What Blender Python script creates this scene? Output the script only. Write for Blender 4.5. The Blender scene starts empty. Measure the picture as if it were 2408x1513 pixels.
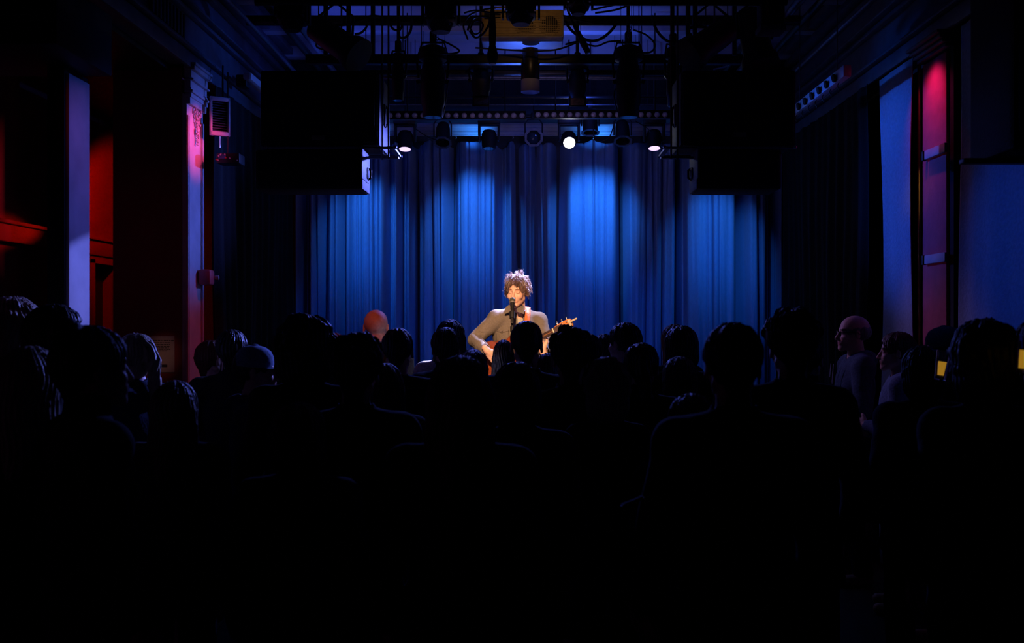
import bpy, bmesh, math, random
import numpy as np
from mathutils import Vector, Matrix, Euler

sc = bpy.context.scene
COL = sc.collection
F = 2340.0; CX = 1240.0; CY = 756.0; EYE = 1.70
def P(px, py, d):
    """world point seen at pixel (px,py) standing d metres in front of the camera"""
    return Vector(((px-CX)*d/F, d, EYE+(CY-py)*d/F))

# ------------------------------------------------------------ camera, world, lights
cam_d = bpy.data.cameras.new('camera'); cam = bpy.data.objects.new('camera', cam_d); COL.objects.link(cam)
cam.location = (0, 0, EYE); cam.rotation_euler = (math.pi/2, 0, 0)
cam_d.sensor_width = 36; cam_d.lens = 36*F/2408
cam_d.shift_x = -(CX-1204)/2408
cam_d.clip_end = 60; cam_d.clip_start = .05
cam_d.dof.use_dof = True; cam_d.dof.focus_distance = 7.8; cam_d.dof.aperture_fstop = 3.6
sc.camera = cam
w = bpy.data.worlds.new('world'); sc.world = w; w.use_nodes = True
w.node_tree.nodes['Background'].inputs[0].default_value = (.3, .3, 1, 1)
w.node_tree.nodes['Background'].inputs[1].default_value = 0.0004
sc.view_settings.view_transform = 'Standard'; sc.view_settings.look = 'None'
sc.view_settings.exposure = 0; sc.view_settings.gamma = 1
try: sc.view_settings.use_curve_mapping = False
except Exception: pass

def spot(name, loc, tgt, energy, color, deg, blend=1.0, r=.03):
    l = bpy.data.lights.new(name, 'SPOT'); l.energy = energy; l.color = color
    l.spot_size = math.radians(deg); l.spot_blend = blend; l.shadow_soft_size = r
    o = bpy.data.objects.new(name, l); COL.objects.link(o); o.location = loc
    o.rotation_euler = (Vector(tgt)-Vector(loc)).to_track_quat('-Z', 'Y').to_euler()
    return o
BLUE = (.001, .140, 1.0); PALE = (.035, .25, 1.0); VIO = (.16, .17, 1.0)
RED = (1.0, .012, .0); PINK = (1.0, .06, .22); WARM = (1.0, .55, .27)
# blue pools grazing down the stage curtain
for px, e, zt in ((862, 250, 2.55), (1112, 330, 2.62), (1397, 400, 2.66), (1685, 210, 2.4)):
    x = (px-CX)*9.55/F
    spot('curtain_light', (x, 8.72, 3.26), (x, 9.6, zt+.10), e*.20, PALE, 56, 1.0)
    spot('curtain_light', (x, 8.68, 3.24), (x, 9.6, 1.55), e*.10, BLUE, 60, 1.0)
    spot('rail_fill', (x+.10, 9.34, 3.32), (x, 9.57, 3.60), 9, PALE, 84, 1.0)  # added upward spot to brighten the header board
spot('curtain_wash', (0.1, 7.9, 3.1), (0.1, 9.6, 1.9), 5, (.002, .12, 1.0), 120, 1.0)
# the lit fixture behind the singer, plus spots added for hair and crowd
spot('back_light', P(1338, 350, 8.90), (-.06, 7.85, 1.8), 800, (.55, .55, 1.0), 36, .8, .05)
spot('back_light', P(1338, 350, 8.88), (-.08, 7.83, 2.0), 3600, (.50, .55, 1.0), 15, 1.0, .04)  # second, narrow spot at the same fixture, added for the hair
spot('hair_fill', (.12, 8.22, 3.30), (-.07, 7.84, 2.05), 1100, (.42, .45, 1.0), 13, 1.0, .04)  # added violet spot from above to brighten the hair
spot('crowd_light', P(1150, 352, 8.2), (-.1, 4.6, 1.5), 200, (.12, .16, 1.0), 62, 1.0, .06)
spot('crowd_light', P(1338, 350, 8.88), (-.60, 6.3, 1.36), 2600, (.62, .58, 1.0), 9, 1.0, .05)  # another spot at the lit fixture, added to whiten a sleeve
spot('crowd_light', (1.0, 8.75, 3.3), (-1.95, 4.5, 1.65), 1500, (.16, .20, 1.0), 26, 1.0, .06)
spot('crowd_light', (-.6, 8.6, 3.25), (2.15, 6.2, 1.6), 110, (.42, .24, .9), 20, 1.0, .06)
# front of house key on the singer and a red spot added for the front row
spot('key_light', (-.35, 2.6, 3.95), (-.07, 7.75, 1.62), 2300, (1.0, .57, .31), 12, .55, .05)
spot('front_row_light', (-.9, 3.2, 3.9), (-1.0, 6.6, 1.7), 130, (1, .16, .05), 12, 1.0, .05)
spot('projector_fill', (.10, 5.78, 3.66), (-.02, 6.7, 3.71), 3.2, (1.0, .55, .24), 50, .8, .02)  # added warm spot aimed at the projector face
spot('projector_fill', (-.05, 7.9, 2.95), (-.02, 6.85, 3.55), 60, (.06, .15, 1.0), 34, 1.0, .02)  # added upward spot standing in for blue stage bounce on its underside
spot('rig_fill', (.1, 6.95, 3.0), (.1, 8.1, 3.38), 6, (.45, .34, .9), 110, 1.0, .05)  # added violet spot to bring out the batten lenses
spot('rig_fill', (.02, 7.6, 2.85), (.02, 6.9, 3.33), 34, (.04, .10, 1.0), 16, 1.0, .03)  # added blue spot for the ring of the cylinder downlight
spot('rig_fill', (-.5, 8.0, 3.35), (2.04, 7.0, 3.32), 60, BLUE, 24, 1.0, .05)  # added blue spot for the hanging batten on the right
spot('rig_fill', (.5, 8.0, 3.55), (-2.15, 7.45, 3.38), 80, (.03, .13, 1), 34, 1.0, .05)  # added blue spot for the strip lamp and louvred panel
# upward blue spots added to light the ceiling
spot('ceiling_fill', (.45, 8.2, 3.52), (.35, 8.7, 4.3), 24, (.05, .12, 1.0), 165, 1.0, .1)
spot('ceiling_fill', (-1.5, 8.0, 3.6), (-1.6, 8.6, 4.3), 9, (.05, .1, 1.0), 165, 1.0, .1)
# left side : red aisle, pink pilaster, blue cross light
spot('aisle_light', (-2.75, 7.6, 3.0), (-3.5, 8.55, 2.4), 20, RED, 84, .5, .05)
spot('aisle_light', (-3.0, 8.3, 2.50), (-3.46, 6.7, 2.31), 60, RED, 9, .8, .03)
spot('pilaster_light', (-1.5, 6.79, 3.2), (-2.3, 6.88, 2.95), 50, PINK, 36, 1.0)
spot('pilaster_light', (-1.2, 6.8, 3.3), (-2.3, 6.88, 1.15), 26, RED, 32, 1.0)
spot('cross_light', (1.7, 8.2, 3.3), (-2.3, 6.9, 2.62), 520, (.09, .15, 1.0), 23, .9)
spot('cross_light', (-.49, 5.6, 3.25), (-2.35, 5.12, 2.40), 50, (.04, .13, 1.0), 36, .9)
spot('pilaster_light', (-1.3, 5.1, 3.2), (-2.3, 5.12, 2.3), 2.5, (.8, .06, .5), 56, 1.0)
spot('pier_fill', (-1.9, 4.6, 3.1), (-2.6, 6.7, 1.7), 1.2, (1, .03, .01), 60, 1.0)  # added weak red spot as ambient on the pier front
spot('pier_fill', (-1.9, 5.2, 2.6), P(378, 833, 6.7), 9, (1, .5, .4), 9, 1.0)  # added small spot to make the poster visible
# right side : magenta pillar, blue drapes
spot('pillar_light', (2.28, 6.10, 3.31), (2.5, 6.10, 3.02), 4.5, (1, .03, .30), 96, 1.0, .02)
spot('pillar_light', (1.45, 6.1, 3.3), (2.5, 6.1, 2.0), 15, (1, .03, .10), 34, 1.0)
spot('cross_light', (-1.3, 7.9, 3.3), (2.55, 6.6, 2.6), 380, (.012, .10, 1.0), 26, .9)
spot('cross_light', (-.3, 5.3, 3.3), (2.5, 5.0, 2.05), 75, (.006, .09, 1.0), 28, 1.0)
spot('brass_fill', (1.3, 4.6, 3.3), (2.5, 6.34, 2.5), 14, (1, .6, .25), 9, 1.0)  # added faint warm spot to pick out the brass pipe

# ------------------------------------------------------------ materials
MATS = {}
def mat(name, col, rough=.7, metal=0, nscale=0, namt=.25, bump=0, emit=None, estr=0, sheen=0, stretch=(1,1,1), spec=.5, trans=0):
    if name in MATS: return MATS[name]
    m = bpy.data.materials.new(name); m.use_nodes = True; nt = m.node_tree
    b = nt.nodes['Principled BSDF']
    b.inputs['Base Color'].default_value = (*col, 1); b.inputs['Roughness'].default_value = rough
    b.inputs['Metallic'].default_value = metal; b.inputs['Specular IOR Level'].default_value = spec
    if sheen: b.inputs['Sheen Weight'].default_value = sheen
    if trans: b.inputs['Transmission Weight'].default_value = trans
    if emit: b.inputs['Emission Color'].default_value = (*emit, 1); b.inputs['Emission Strength'].default_value = estr
    tc = nt.nodes.new('ShaderNodeTexCoord'); mp = nt.nodes.new('ShaderNodeMapping'); mp.inputs['Scale'].default_value = stretch
    nt.links.new(tc.outputs['Object'], mp.inputs[0])
    n = nt.nodes.new('ShaderNodeTexNoise'); n.inputs['Scale'].default_value = nscale or 12; n.inputs['Detail'].default_value = 4
    nt.links.new(mp.outputs[0], n.inputs['Vector'])
    r = nt.nodes.new('ShaderNodeValToRGB')
    lo = tuple(c*(1-namt) for c in col); hi = tuple(min(1, c*(1+namt)) for c in col)
    r.color_ramp.elements[0].color = (*lo, 1); r.color_ramp.elements[1].color = (*hi, 1)
    r.color_ramp.elements[0].position = .3; r.color_ramp.elements[1].position = .7
    nt.links.new(n.outputs['Fac'], r.inputs[0]); nt.links.new(r.outputs[0], b.inputs['Base Color'])
    if bump:
        bp = nt.nodes.new('ShaderNodeBump'); bp.inputs['Strength'].default_value = bump; bp.inputs['Distance'].default_value = .01
        nt.links.new(n.outputs['Fac'], bp.inputs['Height']); nt.links.new(bp.outputs[0], b.inputs['Normal'])
    MATS[name] = m
    return m
M_blackmetal = mat('black_metal', (.008, .008, .009), .5, .2, 30, .3)
M_blackpaint = mat('black_paint', (.007, .007, .008), .6, 0, 20, .3)
M_blackcloth = mat('black_cloth', (.005, .005, .0055), .95, 0, 60, .4, .3)
M_speaker = mat('speaker_paint', (.012, .012, .013), .7, 0, 120, .3, .3)
M_speakerside = mat('speaker_side_paint', (.10, .10, .12), .6, 0, 60, .3, .2)
M_grille = mat('speaker_grille', (.008, .008, .009), .7, .2, 200, .5, .6)
M_steel = mat('steel', (.42, .42, .45), .35, 1, 40, .2)
M_greymetal = mat('grey_metal', (.16, .16, .19), .5, .6, 40, .25)
M_white = mat('white_paint', (.55, .55, .58), .55, 0, 9, .12, .1)
M_cream = mat('cream_plaster', (.55, .5, .52), .7, 0, 7, .12, .15)
M_wallred = mat('dark_red_wall', (.30, .045, .04), .8, 0, 5, .10, .05)
M_wallblack = mat('black_wall', (.012, .011, .012), .9, 0, 5, .3, .2)
M_ceil = mat('ceiling_plaster', (.42, .42, .46), .9, 0, 2.2, .18, .1)
M_floor = mat('floor_wood', (.03, .02, .014), .5, 0, 4, .3, .2, stretch=(8, 1, 1))
M_stage = mat('stage_floor', (.02, .018, .018), .5, 0, 6, .3, .1)
M_curtain = mat('blue_velvet', (.26, .40, .62), .95, 0, 70, .06, .08, sheen=.25, stretch=(1, 1, .35), spec=.1)
M_drape = mat('grey_drape', (.36, .42, .48), .95, 0, 50, .12, .3, spec=.1)
M_magenta = mat('pillar_red_plaster', (.55, .10, .14), .8, 0, 14, .10, .25)
M_wood = mat('pale_wood', (.50, .36, .22), .5, 0, 12, .25, .1, stretch=(1, 1, 12))
M_cable = mat('cable_rubber', (.010, .010, .011), .5)
M_orange_cable = mat('brown_cable', (.16, .06, .02), .5)
M_lens = mat('dull_lens', (.65, .6, .68), .35, 0, 60, .4, .2, spec=.8)
M_darklens = mat('dark_lens', (.03, .05, .07), .08, 0, 10, .3, spec=1)
M_lit = mat('lit_lens', (1, 1, 1), .3, emit=(.86, .9, 1.0), estr=30)
M_glow = mat('dim_lit_lens', (1, 1, 1), .3, emit=(.75, .55, 1.0), estr=1.5)
M_proj = mat('projector_grey', (.55, .56, .6), .5, 0, 30, .06)
M_projface = mat('projector_face', (.36, .25, .10), .5, 0, 30, .15)
M_dark = mat('dark_hole', (.004, .004, .004), .9)
M_orange = mat('orange_webbing', (.75, .16, .03), .7, 0, 80, .15, .3)
M_paper = mat('poster_paper', (.55, .42, .38), .8, 0, 10, .05)
M_ink = mat('poster_ink', (.05, .04, .04), .8)

# ------------------------------------------------------------ helpers
def link(o, parent=None):
    COL.objects.link(o)
    if parent: o.parent = parent
    return o
def tag(o, label, cat, group=None):
    o['label'] = label; o['category'] = cat
    if group: o['group'] = group
    return o
def thing(name, label, cat, loc=(0,0,0), rot=(0,0,0), group=None):
    o = bpy.data.objects.new(name, None); o.empty_display_size = .1
    link(o); o.location = loc; o.rotation_euler = rot
    return tag(o, label, cat, group)
def dup(root, loc=None, rot=None, label=None, group=None):
    r = root.copy(); COL.objects.link(r)
    if loc is not None: r.location = loc
    if rot is not None: r.rotation_euler = rot
    if label: r['label'] = label
    if group: r['group'] = group
    for ch in root.children:
        c = ch.copy(); COL.objects.link(c); c.parent = r
        for g in ch.children:
            d = g.copy(); COL.objects.link(d); d.parent = c
    return r
class MB:
    def __init__(s, off=(0,0,0)):
        s.v = []; s.f = []; s.off = Vector(off); s.sm = []; s.mi = []
    def add(s, vs, fs, smooth=False, mi=0):
        n = len(s.v); s.v += [tuple(Vector(v)-s.off) for v in vs]
        s.f += [tuple(i+n for i in f) for f in fs]; s.sm += [smooth]*len(fs); s.mi += [mi]*len(fs); return s
    def box(s, c, size, R=None, bev=0, mi=0):
        c = Vector(c); x, y, z = (q/2 for q in size)
        b = min(bev, x*.9, y*.9, z*.9)
        if b <= 0:
            vs = [Vector((i*x, j*y, k*z)) for i in (-1,1) for j in (-1,1) for k in (-1,1)]
            fs = [(0,1,3,2),(4,6,7,5),(0,4,5,1),(2,3,7,6),(0,2,6,4),(1,5,7,3)]
        else:
            bm = bmesh.new(); bmesh.ops.create_cube(bm, size=1)
            for v in bm.verts: v.co = Vector((v.co.x*x*2, v.co.y*y*2, v.co.z*z*2))
            bmesh.ops.bevel(bm, geom=bm.edges[:], offset=b, segments=2, affect='EDGES', profile=.5)
            bm.verts.index_update(); vs = [v.co.copy() for v in bm.verts]; fs = [tuple(v.index for v in f.verts) for f in bm.faces]; bm.free()
        if R is not None: vs = [R @ v for v in vs]
        return s.add([v+c for v in vs], fs, False, mi)
    def tube(s, pts, r, n=8, cap=True, mi=0):
        pts = [Vector(p) for p in pts]; rs = r if isinstance(r, (list, tuple)) else [r]*len(pts)
        t = (pts[1]-pts[0]).normalized(); up = Vector((0,0,1)) if abs(t.z) < .9 else Vector((1,0,0))
        u = t.cross(up).normalized(); vs = []; fs = []
        for i, p in enumerate(pts):
            a = pts[max(i-1,0)]; b = pts[min(i+1,len(pts)-1)]; t = (b-a)
            if t.length < 1e-9: t = Vector((0,0,1))
            t.normalize(); u = (u-t*u.dot(t)); u = u.normalized() if u.length > 1e-6 else t.orthogonal().normalized(); v = t.cross(u)
            for k in range(n):
                a_ = 2*math.pi*k/n; vs.append(p+(u*math.cos(a_)+v*math.sin(a_))*rs[i])
        for i in range(len(pts)-1):
            for k in range(n):
                k2 = (k+1)%n; fs.append((i*n+k, i*n+k2, (i+1)*n+k2, (i+1)*n+k))
        if cap: fs.append(tuple(range(n))[::-1]); fs.append(tuple(range((len(pts)-1)*n, len(pts)*n)))
        return s.add(vs, fs, True, mi)
    def lathe(s, prof, c=(0,0,0), R=None, n=24, mi=0, closed=True):
        """prof: (radius, height) along local z"""
        c = Vector(c); vs = []; fs = []
        for r, h in prof:
            for k in range(n):
                a = 2*math.pi*k/n; v = Vector((r*math.cos(a), r*math.sin(a), h)); vs.append((R @ v if R is not None else v)+c)
        m = len(prof)
        for i in range(m-1):
            for k in range(n):
                k2 = (k+1)%n; fs.append((i*n+k, i*n+k2, (i+1)*n+k2, (i+1)*n+k))
        if closed: fs.append(tuple(range(n))[::-1]); fs.append(tuple(range((m-1)*n, m*n)))
        return s.add(vs, fs, True, mi)
    def prism(s, poly, y0, y1, R=None, c=(0,0,0), mi=0):
        """poly in local xz, extruded along y"""
        n = len(poly); c = Vector(c)
        vs = [Vector((p[0], y0, p[1])) for p in poly]+[Vector((p[0], y1, p[1])) for p in poly]
        if R is not None: vs = [R @ v for v in vs]
        fs = [tuple(range(n)), tuple(range(n, 2*n))[::-1]]+[(i, i+n, (i+1)%n+n, (i+1)%n) for i in range(n)]
        return s.add([v+c for v in vs], fs, False, mi)
    def build(s, name, m, parent=None, mods=None):
        me = bpy.data.meshes.new(name); me.from_pydata(s.v, [], s.f)
        ms = m if isinstance(m, (list, tuple)) else [m]
        for q in ms: me.materials.append(q)
        me.polygons.foreach_set('use_smooth', s.sm); me.polygons.foreach_set('material_index', s.mi)
        bm = bmesh.new(); bm.from_mesh(me); bmesh.ops.recalc_face_normals(bm, faces=bm.faces[:]); bm.to_mesh(me); bm.free()
        try: me.set_sharp_from_angle(angle=math.radians(40))
        except Exception: pass
        return link(bpy.data.objects.new(name, me), parent)
def struct(o, kind='structure'):
    o['kind'] = kind; return o
def rotm(x=0, y=0, z=0): return Euler((x, y, z)).to_matrix()
def align(v): return Vector(v).to_track_quat('Z', 'Y').to_matrix()
# ------------------------------------------------------------ the room
struct(MB().box((0, 3.5, -.05), (8.6, 15, .1)).build('floor', M_floor))
struct(MB().box((0, 3.5, 4.3), (8.6, 15, .1)).build('ceiling', M_ceil))
struct(MB().box((0, 10.05, 2.1), (8.6, .1, 4.3)).build('wall_back', mat('back_wall_paint', (.10, .10, .12), .85, 0, 5, .2)))
struct(MB().box((0, -3.05, 2.1), (8.6, .1, 4.3)).build('wall_front', M_wallblack))
struct(MB().box((3.95, 3.5, 2.1), (.1, 13, 4.3)).build('wall_right', M_wallblack))
# left outer wall with a doorway
wl = MB()
X0 = -3.6
for y0, y1, z0, z1 in ((-3, 7.98, 0, 4.3), (8.42, 10, 0, 4.3), (7.98, 8.42, 2.2, 4.3)):
    wl.box((X0, (y0+y1)/2, (z0+z1)/2), (.2, y1-y0, z1-z0))
struct(wl.build('wall_left', M_wallred))
t1 = MB()   # frieze and cornice moulding running over the door on the aisle wall
t1.box((-3.48, 5.0, 2.29), (.05, 9.6, .12), bev=.012).box((-3.475, 5.0, 2.365), (.075, 9.6, .025), bev=.006)
struct(t1.build('trim_1', M_wallred))
dj = MB().box((-3.49, 7.95, 1.1), (.04, .09, 2.2)).box((-3.49, 8.46, 1.1), (.04, .09, 2.2)).box((-3.49, 8.2, 2.21), (.04, .60, .08))
struct(dj.build('trim_2', M_wallred))
struct(MB().box((-3.62, 8.2, 1.1), (.06, .44, 2.2), bev=.01).build('door_1', M_blackpaint))
# side aisle soffits and the entablature (beam) along both colonnades
struct(MB().box((-3.0, 3.35, 3.45), (1.16, 12.6, .1)).build('ceiling_left_aisle', M_blackpaint))
struct(MB().box((3.27, 3.35, 3.45), (1.24, 12.6, .1)).build('ceiling_right_aisle', M_blackpaint))
def beam(name, x, s, y0, y1, m):
    """moulded entablature, its face at x looking towards s"""
    b = MB(); L = y1-y0; c = (y0+y1)/2
    b.box((x-s*.10, c, 3.87), (.20, L, .86))
    for z, dz, dx in ((3.47, .10, .03), (3.55, .025, .05), (3.78, .03, .045), (3.84, .02, .06), (4.02, .05, .05), (4.10, .05, .10), (4.17, .06, .16), (4.235, .03, .20)):
        b.box((x+s*dx/2, c, z), (dx, L, dz), bev=.008)
    return struct(b.build(name, m))
M_beam = mat('beam_paint', (.10, .10, .13), .6, 0, 8, .25, .15)
beam('trim_3', -2.3, 1, .5, 9.9, M_beam); beam('trim_4', 2.5, -1, .5, 9.9, M_beam)
dn = MB()
for i in range(10): dn.box((-2.285, 6.05+i*.062, 3.66), (.03, .03, .16), bev=.006)
struct(dn.build('trim_5', M_beam))
# ceiling joists
for i, y in enumerate((7.55, 8.35, 9.15)):
    struct(MB().box((.1, y, 4.19), (4.8, .12, .14), bev=.01).build('trim_%d' % (6+i), M_ceil))
# left pier with pink pilaster
pw = MB().box((-2.57, 6.895, 1.71), (.464, .33, 3.42)); struct(pw.build('wall_pier', M_wallred))
t = thing('pilaster', 'pink and violet lit pilaster with moulded capital on the left pier', 'pilaster', (-2.3, 6.9, 0))
o3 = (-2.3, 6.9, 0)
MB(o3).box((-2.318, 6.895, 1.62), (.03, .335, 3.24)).box((-2.298, 6.74, 1.6), (.012, .022, 3.0), bev=.004).box((-2.298, 6.765, 1.6), (.008, .010, 3.0)) \
   .box((-2.298, 7.05, 1.6), (.012, .022, 3.0), bev=.004).box((-2.298, 7.025, 1.6), (.008, .010, 3.0)).build('shaft', M_cream, t)
cp = MB(o3)
for i, (z, h, dx) in enumerate(((3.20, .05, .035), (3.235, .03, .05), (3.262, .02, .065), (3.28, .014, .05), (3.31, .05, .04), (3.34, .012, .075), (3.38, .05, .05), (3.42, .03, .09), (3.445, .02, .105))):
    cp.box((-2.31+dx*.3, 6.90, z), (dx*.6+.02, .33+dx*.35, h), bev=.005)
cp.build('capital', M_cream, t)
rnd = random.Random(5)
od = MB(o3)    # carved foliage drop below the capital
for i in range(90):
    u = i/89; z = 3.18-u*.25; wdt = .060*(1-u)**1.2+.006
    c = (-2.290+rnd.uniform(0,.012), 6.9+rnd.uniform(-wdt, wdt), z+rnd.uniform(-.01,.01)); r = rnd.uniform(.005,.010)*(1-.3*u)
    od.lathe([(r*math.sin(a), -r*math.cos(a)*1.5) for a in (0.05, .7, 1.4, 2.1, 3.09)], c, rotm(rnd.uniform(-1,1), rnd.uniform(-.5,.5), 0), 8)
od.build('carved_ornament', M_cream, t)
# small surface box with a cable ring on the pilaster
t = thing('wall_box', 'small rounded box with metal ring mounted on the pink pilaster', 'wall box', (-2.285, 6.99, 2.01))
MB().box((.03, 0, 0), (.09, .11, .11), bev=.02).build('housing', mat('wall_box_plastic', (.35, .08, .08), .5), t)
MB().lathe([(.012,0),(.018,.01),(.018,.03),(.01,.035)], (.07, .05, 0), align((1, .2, 0)), 14).build('ring', M_steel, t)
# near left column
struct(MB().box((-2.3625, 5.12, 1.49), (.085, .27, 2.98)).build('wall_column', M_wallblack))
struct(MB().box((-2.312, 5.12, 1.475), (.02, .24, 2.95), bev=.004).build('trim_9', M_cream))
# ventilation unit above it
t = thing('air_unit', 'black boxy ventilation unit with louvres over the leftmost column', 'ventilation unit', (-2.45, 4.9, 2.98))
MB().box((-.03, 0, .16), (.62, .62, .32), bev=.015).build('casing', M_blackpaint, t)
lv = MB()
for i in range(8): lv.box((.05, -.315, .05+i*.028), (.34, .012, .008), rotm(.5))
lv.build('louvres', M_blackmetal, t)
# stage
tag(MB().box((.1, 8.35, .15), (4.48, 2.7, .30), bev=.01).build('stage_platform', M_stage), 'low dark stage platform the singer stands on', 'stage')
# poster with text lines (no code square)
t = thing('poster', 'pale paper notice with lines of print on the left pier wall', 'poster', P(378, 833, 6.725))
MB().box((0, 0, 0), (.187, .003, .245)).build('sheet', M_paper, t)
tx = MB(); rnd = random.Random(3)
for i, (z, w_) in enumerate(((.092, .165), (.078, .12), (.066, .13), (.054, .12), (.043, .10), (.033, .12), (.024, .09))):
    x = -w_/2
    while x < w_/2:
        q = rnd.uniform(.006, .02); tx.box((x+q/2, -.0025, z), (q, .001, .0045 if i else .006)); x += q+.004
tx.box((0.018, -.0025, -.078), (.055, .001, .018), bev=.004)
tx.build('print', M_ink, t)
# right pillar with brackets
struct(MB().box((2.80, 6.09, 1.71), (.56, .42, 3.42)).build('wall_pillar', M_wallblack))
struct(MB().box((2.512, 6.12, 1.66), (.026, .36, 3.32), bev=.012).build('trim_10', M_magenta))
pc = MB()
for z, dx in ((3.34, .03), (3.365, .05), (3.39, .07), (3.415, .09)): pc.box((2.5-dx/2+.02, 6.1, z), (dx+.04, .40+dx, .02), bev=.005)
struct(pc.build('trim_11', M_beam))
for i, py in enumerate((357, 608, 1180)):
    z = EYE+(CY-py)*6.05/F
    t = thing('pillar_bracket', ['pale flat bracket across the pink pillar, the upper one', 'pale flat bracket across the pink pillar, the lower one', 'pale flat bracket on the pink pillar hidden low behind the crowd'][i], 'bracket', (2.47, 6.06, z), group='pillar brackets')
    MB().box((.005, -.03, 0), (.02, .30, .055), bev=.003).build('plate', M_white, t)
    MB().box((.005, .150, 0), (.024, .03, .06), bev=.003).build('end_clip', M_blackmetal, t)
tag(MB().tube([(2.5, 6.345, .0), (2.5, 6.345, 3.36)], .012, 10).build('brass_pipe', mat('brass', (.55, .36, .12), .3, 1)), 'thin brass coloured upright pipe between drape and pink pillar', 'pipe')

# ------------------------------------------------------------ cloth
def cloth(name, m, x_of, n, nz, parent=None, thick=.004):
    """x_of(u,v)->Vector ; closed thin cloth"""
    us = [i/(n-1) for i in range(n)]; vs = [j/(nz-1) for j in range(nz)]
    V = [x_of(u, v) for v in vs for u in us]
    Fs = [(j*n+i, j*n+i+1, (j+1)*n+i+1, (j+1)*n+i) for j in range(nz-1) for i in range(n-1)]
    me = bpy.data.meshes.new(name); me.from_pydata(V, [], Fs); me.materials.append(m)
    me.polygons.foreach_set('use_smooth', [True]*len(Fs))
    o = link(bpy.data.objects.new(name, me), parent)
    md = o.modifiers.new('thickness', 'SOLIDIFY'); md.thickness = thick; md.offset = 0
    return o
YC = 9.62
GR = [  # pixel x, half width px, depth m, drift px over the height
 (706,6,.09,-4),(722,4,.06,3),(740,4,.05,4),(757,6,.08,-8),(782,3,.04,0),(800,5,.10,-3),(822,3,.045,0),(838,2,.02,2),(850,2,.03,0),(868,2,.025,2),(877,3,.06,4),(890,2,.03,4),
 (911,5,.09,0),(922,3,.04,1),(940,5,.09,1),(953,3,.05,0),(974,7,.12,1),(990,3,.04,-2),(1016,3,.05,8),(1034,2,.03,4),(1059,8,.13,-6),(1082,2,.03,6),(1104,2,.025,3),(1126,3,.03,0),
 (1142,2,.03,1),(1156,2,.022,-4),(1180,7,.12,3),(1193,4,.07,3),(1212,4,.06,0),(1222,6,.10,12),(1243,3,.05,4),(1262,5,.09,3),(1283,4,.05,10),(1312,8,.13,-8),
 (1330,2,.02,0),(1399,2,.035,6),(1372,2,.012,0),(1425,2,.012,2),(1470,8,.14,5),(1490,3,.03,4),(1523,4,.04,-8),(1541,3,.03,2),(1560,3,.04,-4),(1600,5,.13,-3),(1614,3,.03,0),
 (1677,2,.04,2),(1691,2,.03,1),(1664,2,.012,0),(1747,7,.14,1),(1762,3,.03,5),(1790,4,.07,4),(1812,4,.06,0),(1826,5,.08,0),(1838,4,.07,0),(1850,4,.07,0)]
HOOKS = [690,740,780,820,860,900,945,1008,1072,1133,1206,1262,1318,1395,1468,1535,1600,1672,1750,1800,1850]
def top_z(px):
    for a, b in zip(HOOKS, HOOKS[1:]):
        if a <= px <= b:
            t_ = (px-a)/(b-a); return 3.475-(.0026*(b-a)*.30)*4*t_*(1-t_)
    return 3.47
def curtain_pt(px, v):
    y = YC
    for g, wd, dep, dr in GR:
        gx = g+dr*(v-.5)
        q = (px-gx)/(wd*(1.15 if dep < .08 else 1.65))
        if abs(q) < 4: y += dep*(2.0 if dep < .08 else 3.0)*math.exp(-q*q)
    y -= .030*math.sin(px*.043+1.3*math.sin(px*.011))*(.4+.6*v)+.014*math.sin(px*.127+v*1.5)+.004*math.sin(px*.31+2*v)+.0012*math.sin(px*.7+6*math.sin(v*3+px*.02))
    for c0, w0, a0 in ((1245, 55, .10), (1010, 40, .05), (945, 25, .05), (1540, 55, .06), (1815, 40, .06)): y += a0*math.exp(-((px-c0)/w0)**2)
    # swagged wrinkles near the hooks
    if v < .25:
        k = (1-v/.25)**2
        for a, b in zip(HOOKS, HOOKS[1:]):
            if a <= px <= b:
                t_ = (px-a)/(b-a); sag = 4*t_*(1-t_)
                y += k*(.034*math.cos(2*math.pi*t_)+.010*math.sin((v*60+sag*5)))*min(1,(b-a)/55)
    z1 = top_z(px); z = z1*(1-v)+.31*v
    return Vector(((px-CX)*9.6/F, y, z))
PAN = [(692, 974, 'leftmost blue velvet curtain panel with close narrow pleats'), (974, 1190, 'brightly lit blue velvet curtain panel left of the singer'),
       (1190, 1470, 'blue velvet curtain panel hanging directly behind the singer'), (1470, 1747, 'wide smooth blue velvet curtain panel right of the singer'),
       (1747, 1856, 'narrow dim blue velvet curtain panel at the right end')]
for a, b, lab in PAN:
    t = thing('stage_curtain', lab, 'curtain', ((a+b)/2*9.6/F-CX*9.6/F, YC, .3), group='stage curtain panels')
    off = t.location.copy()
    n = int((b-a)*1.05)
    cloth('fabric', M_curtain, lambda u, v, a=a, b=b: curtain_pt(a+.4+(b-a-.8)*u, v**1.15)-off, n, 70, t)
    for hx in HOOKS:
        if a <= hx < b:
            x = (hx-CX)*9.6/F
            MB(off).tube([(x, YC-.02, 3.50), (x, YC-.03, 3.485), (x+.006, YC-.03, 3.475), (x, YC-.01, 3.465)], .004, 6).box((x, YC-.02, 3.515), (.02, .03, .025), bev=.003).build('hook', M_white, t)
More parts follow.
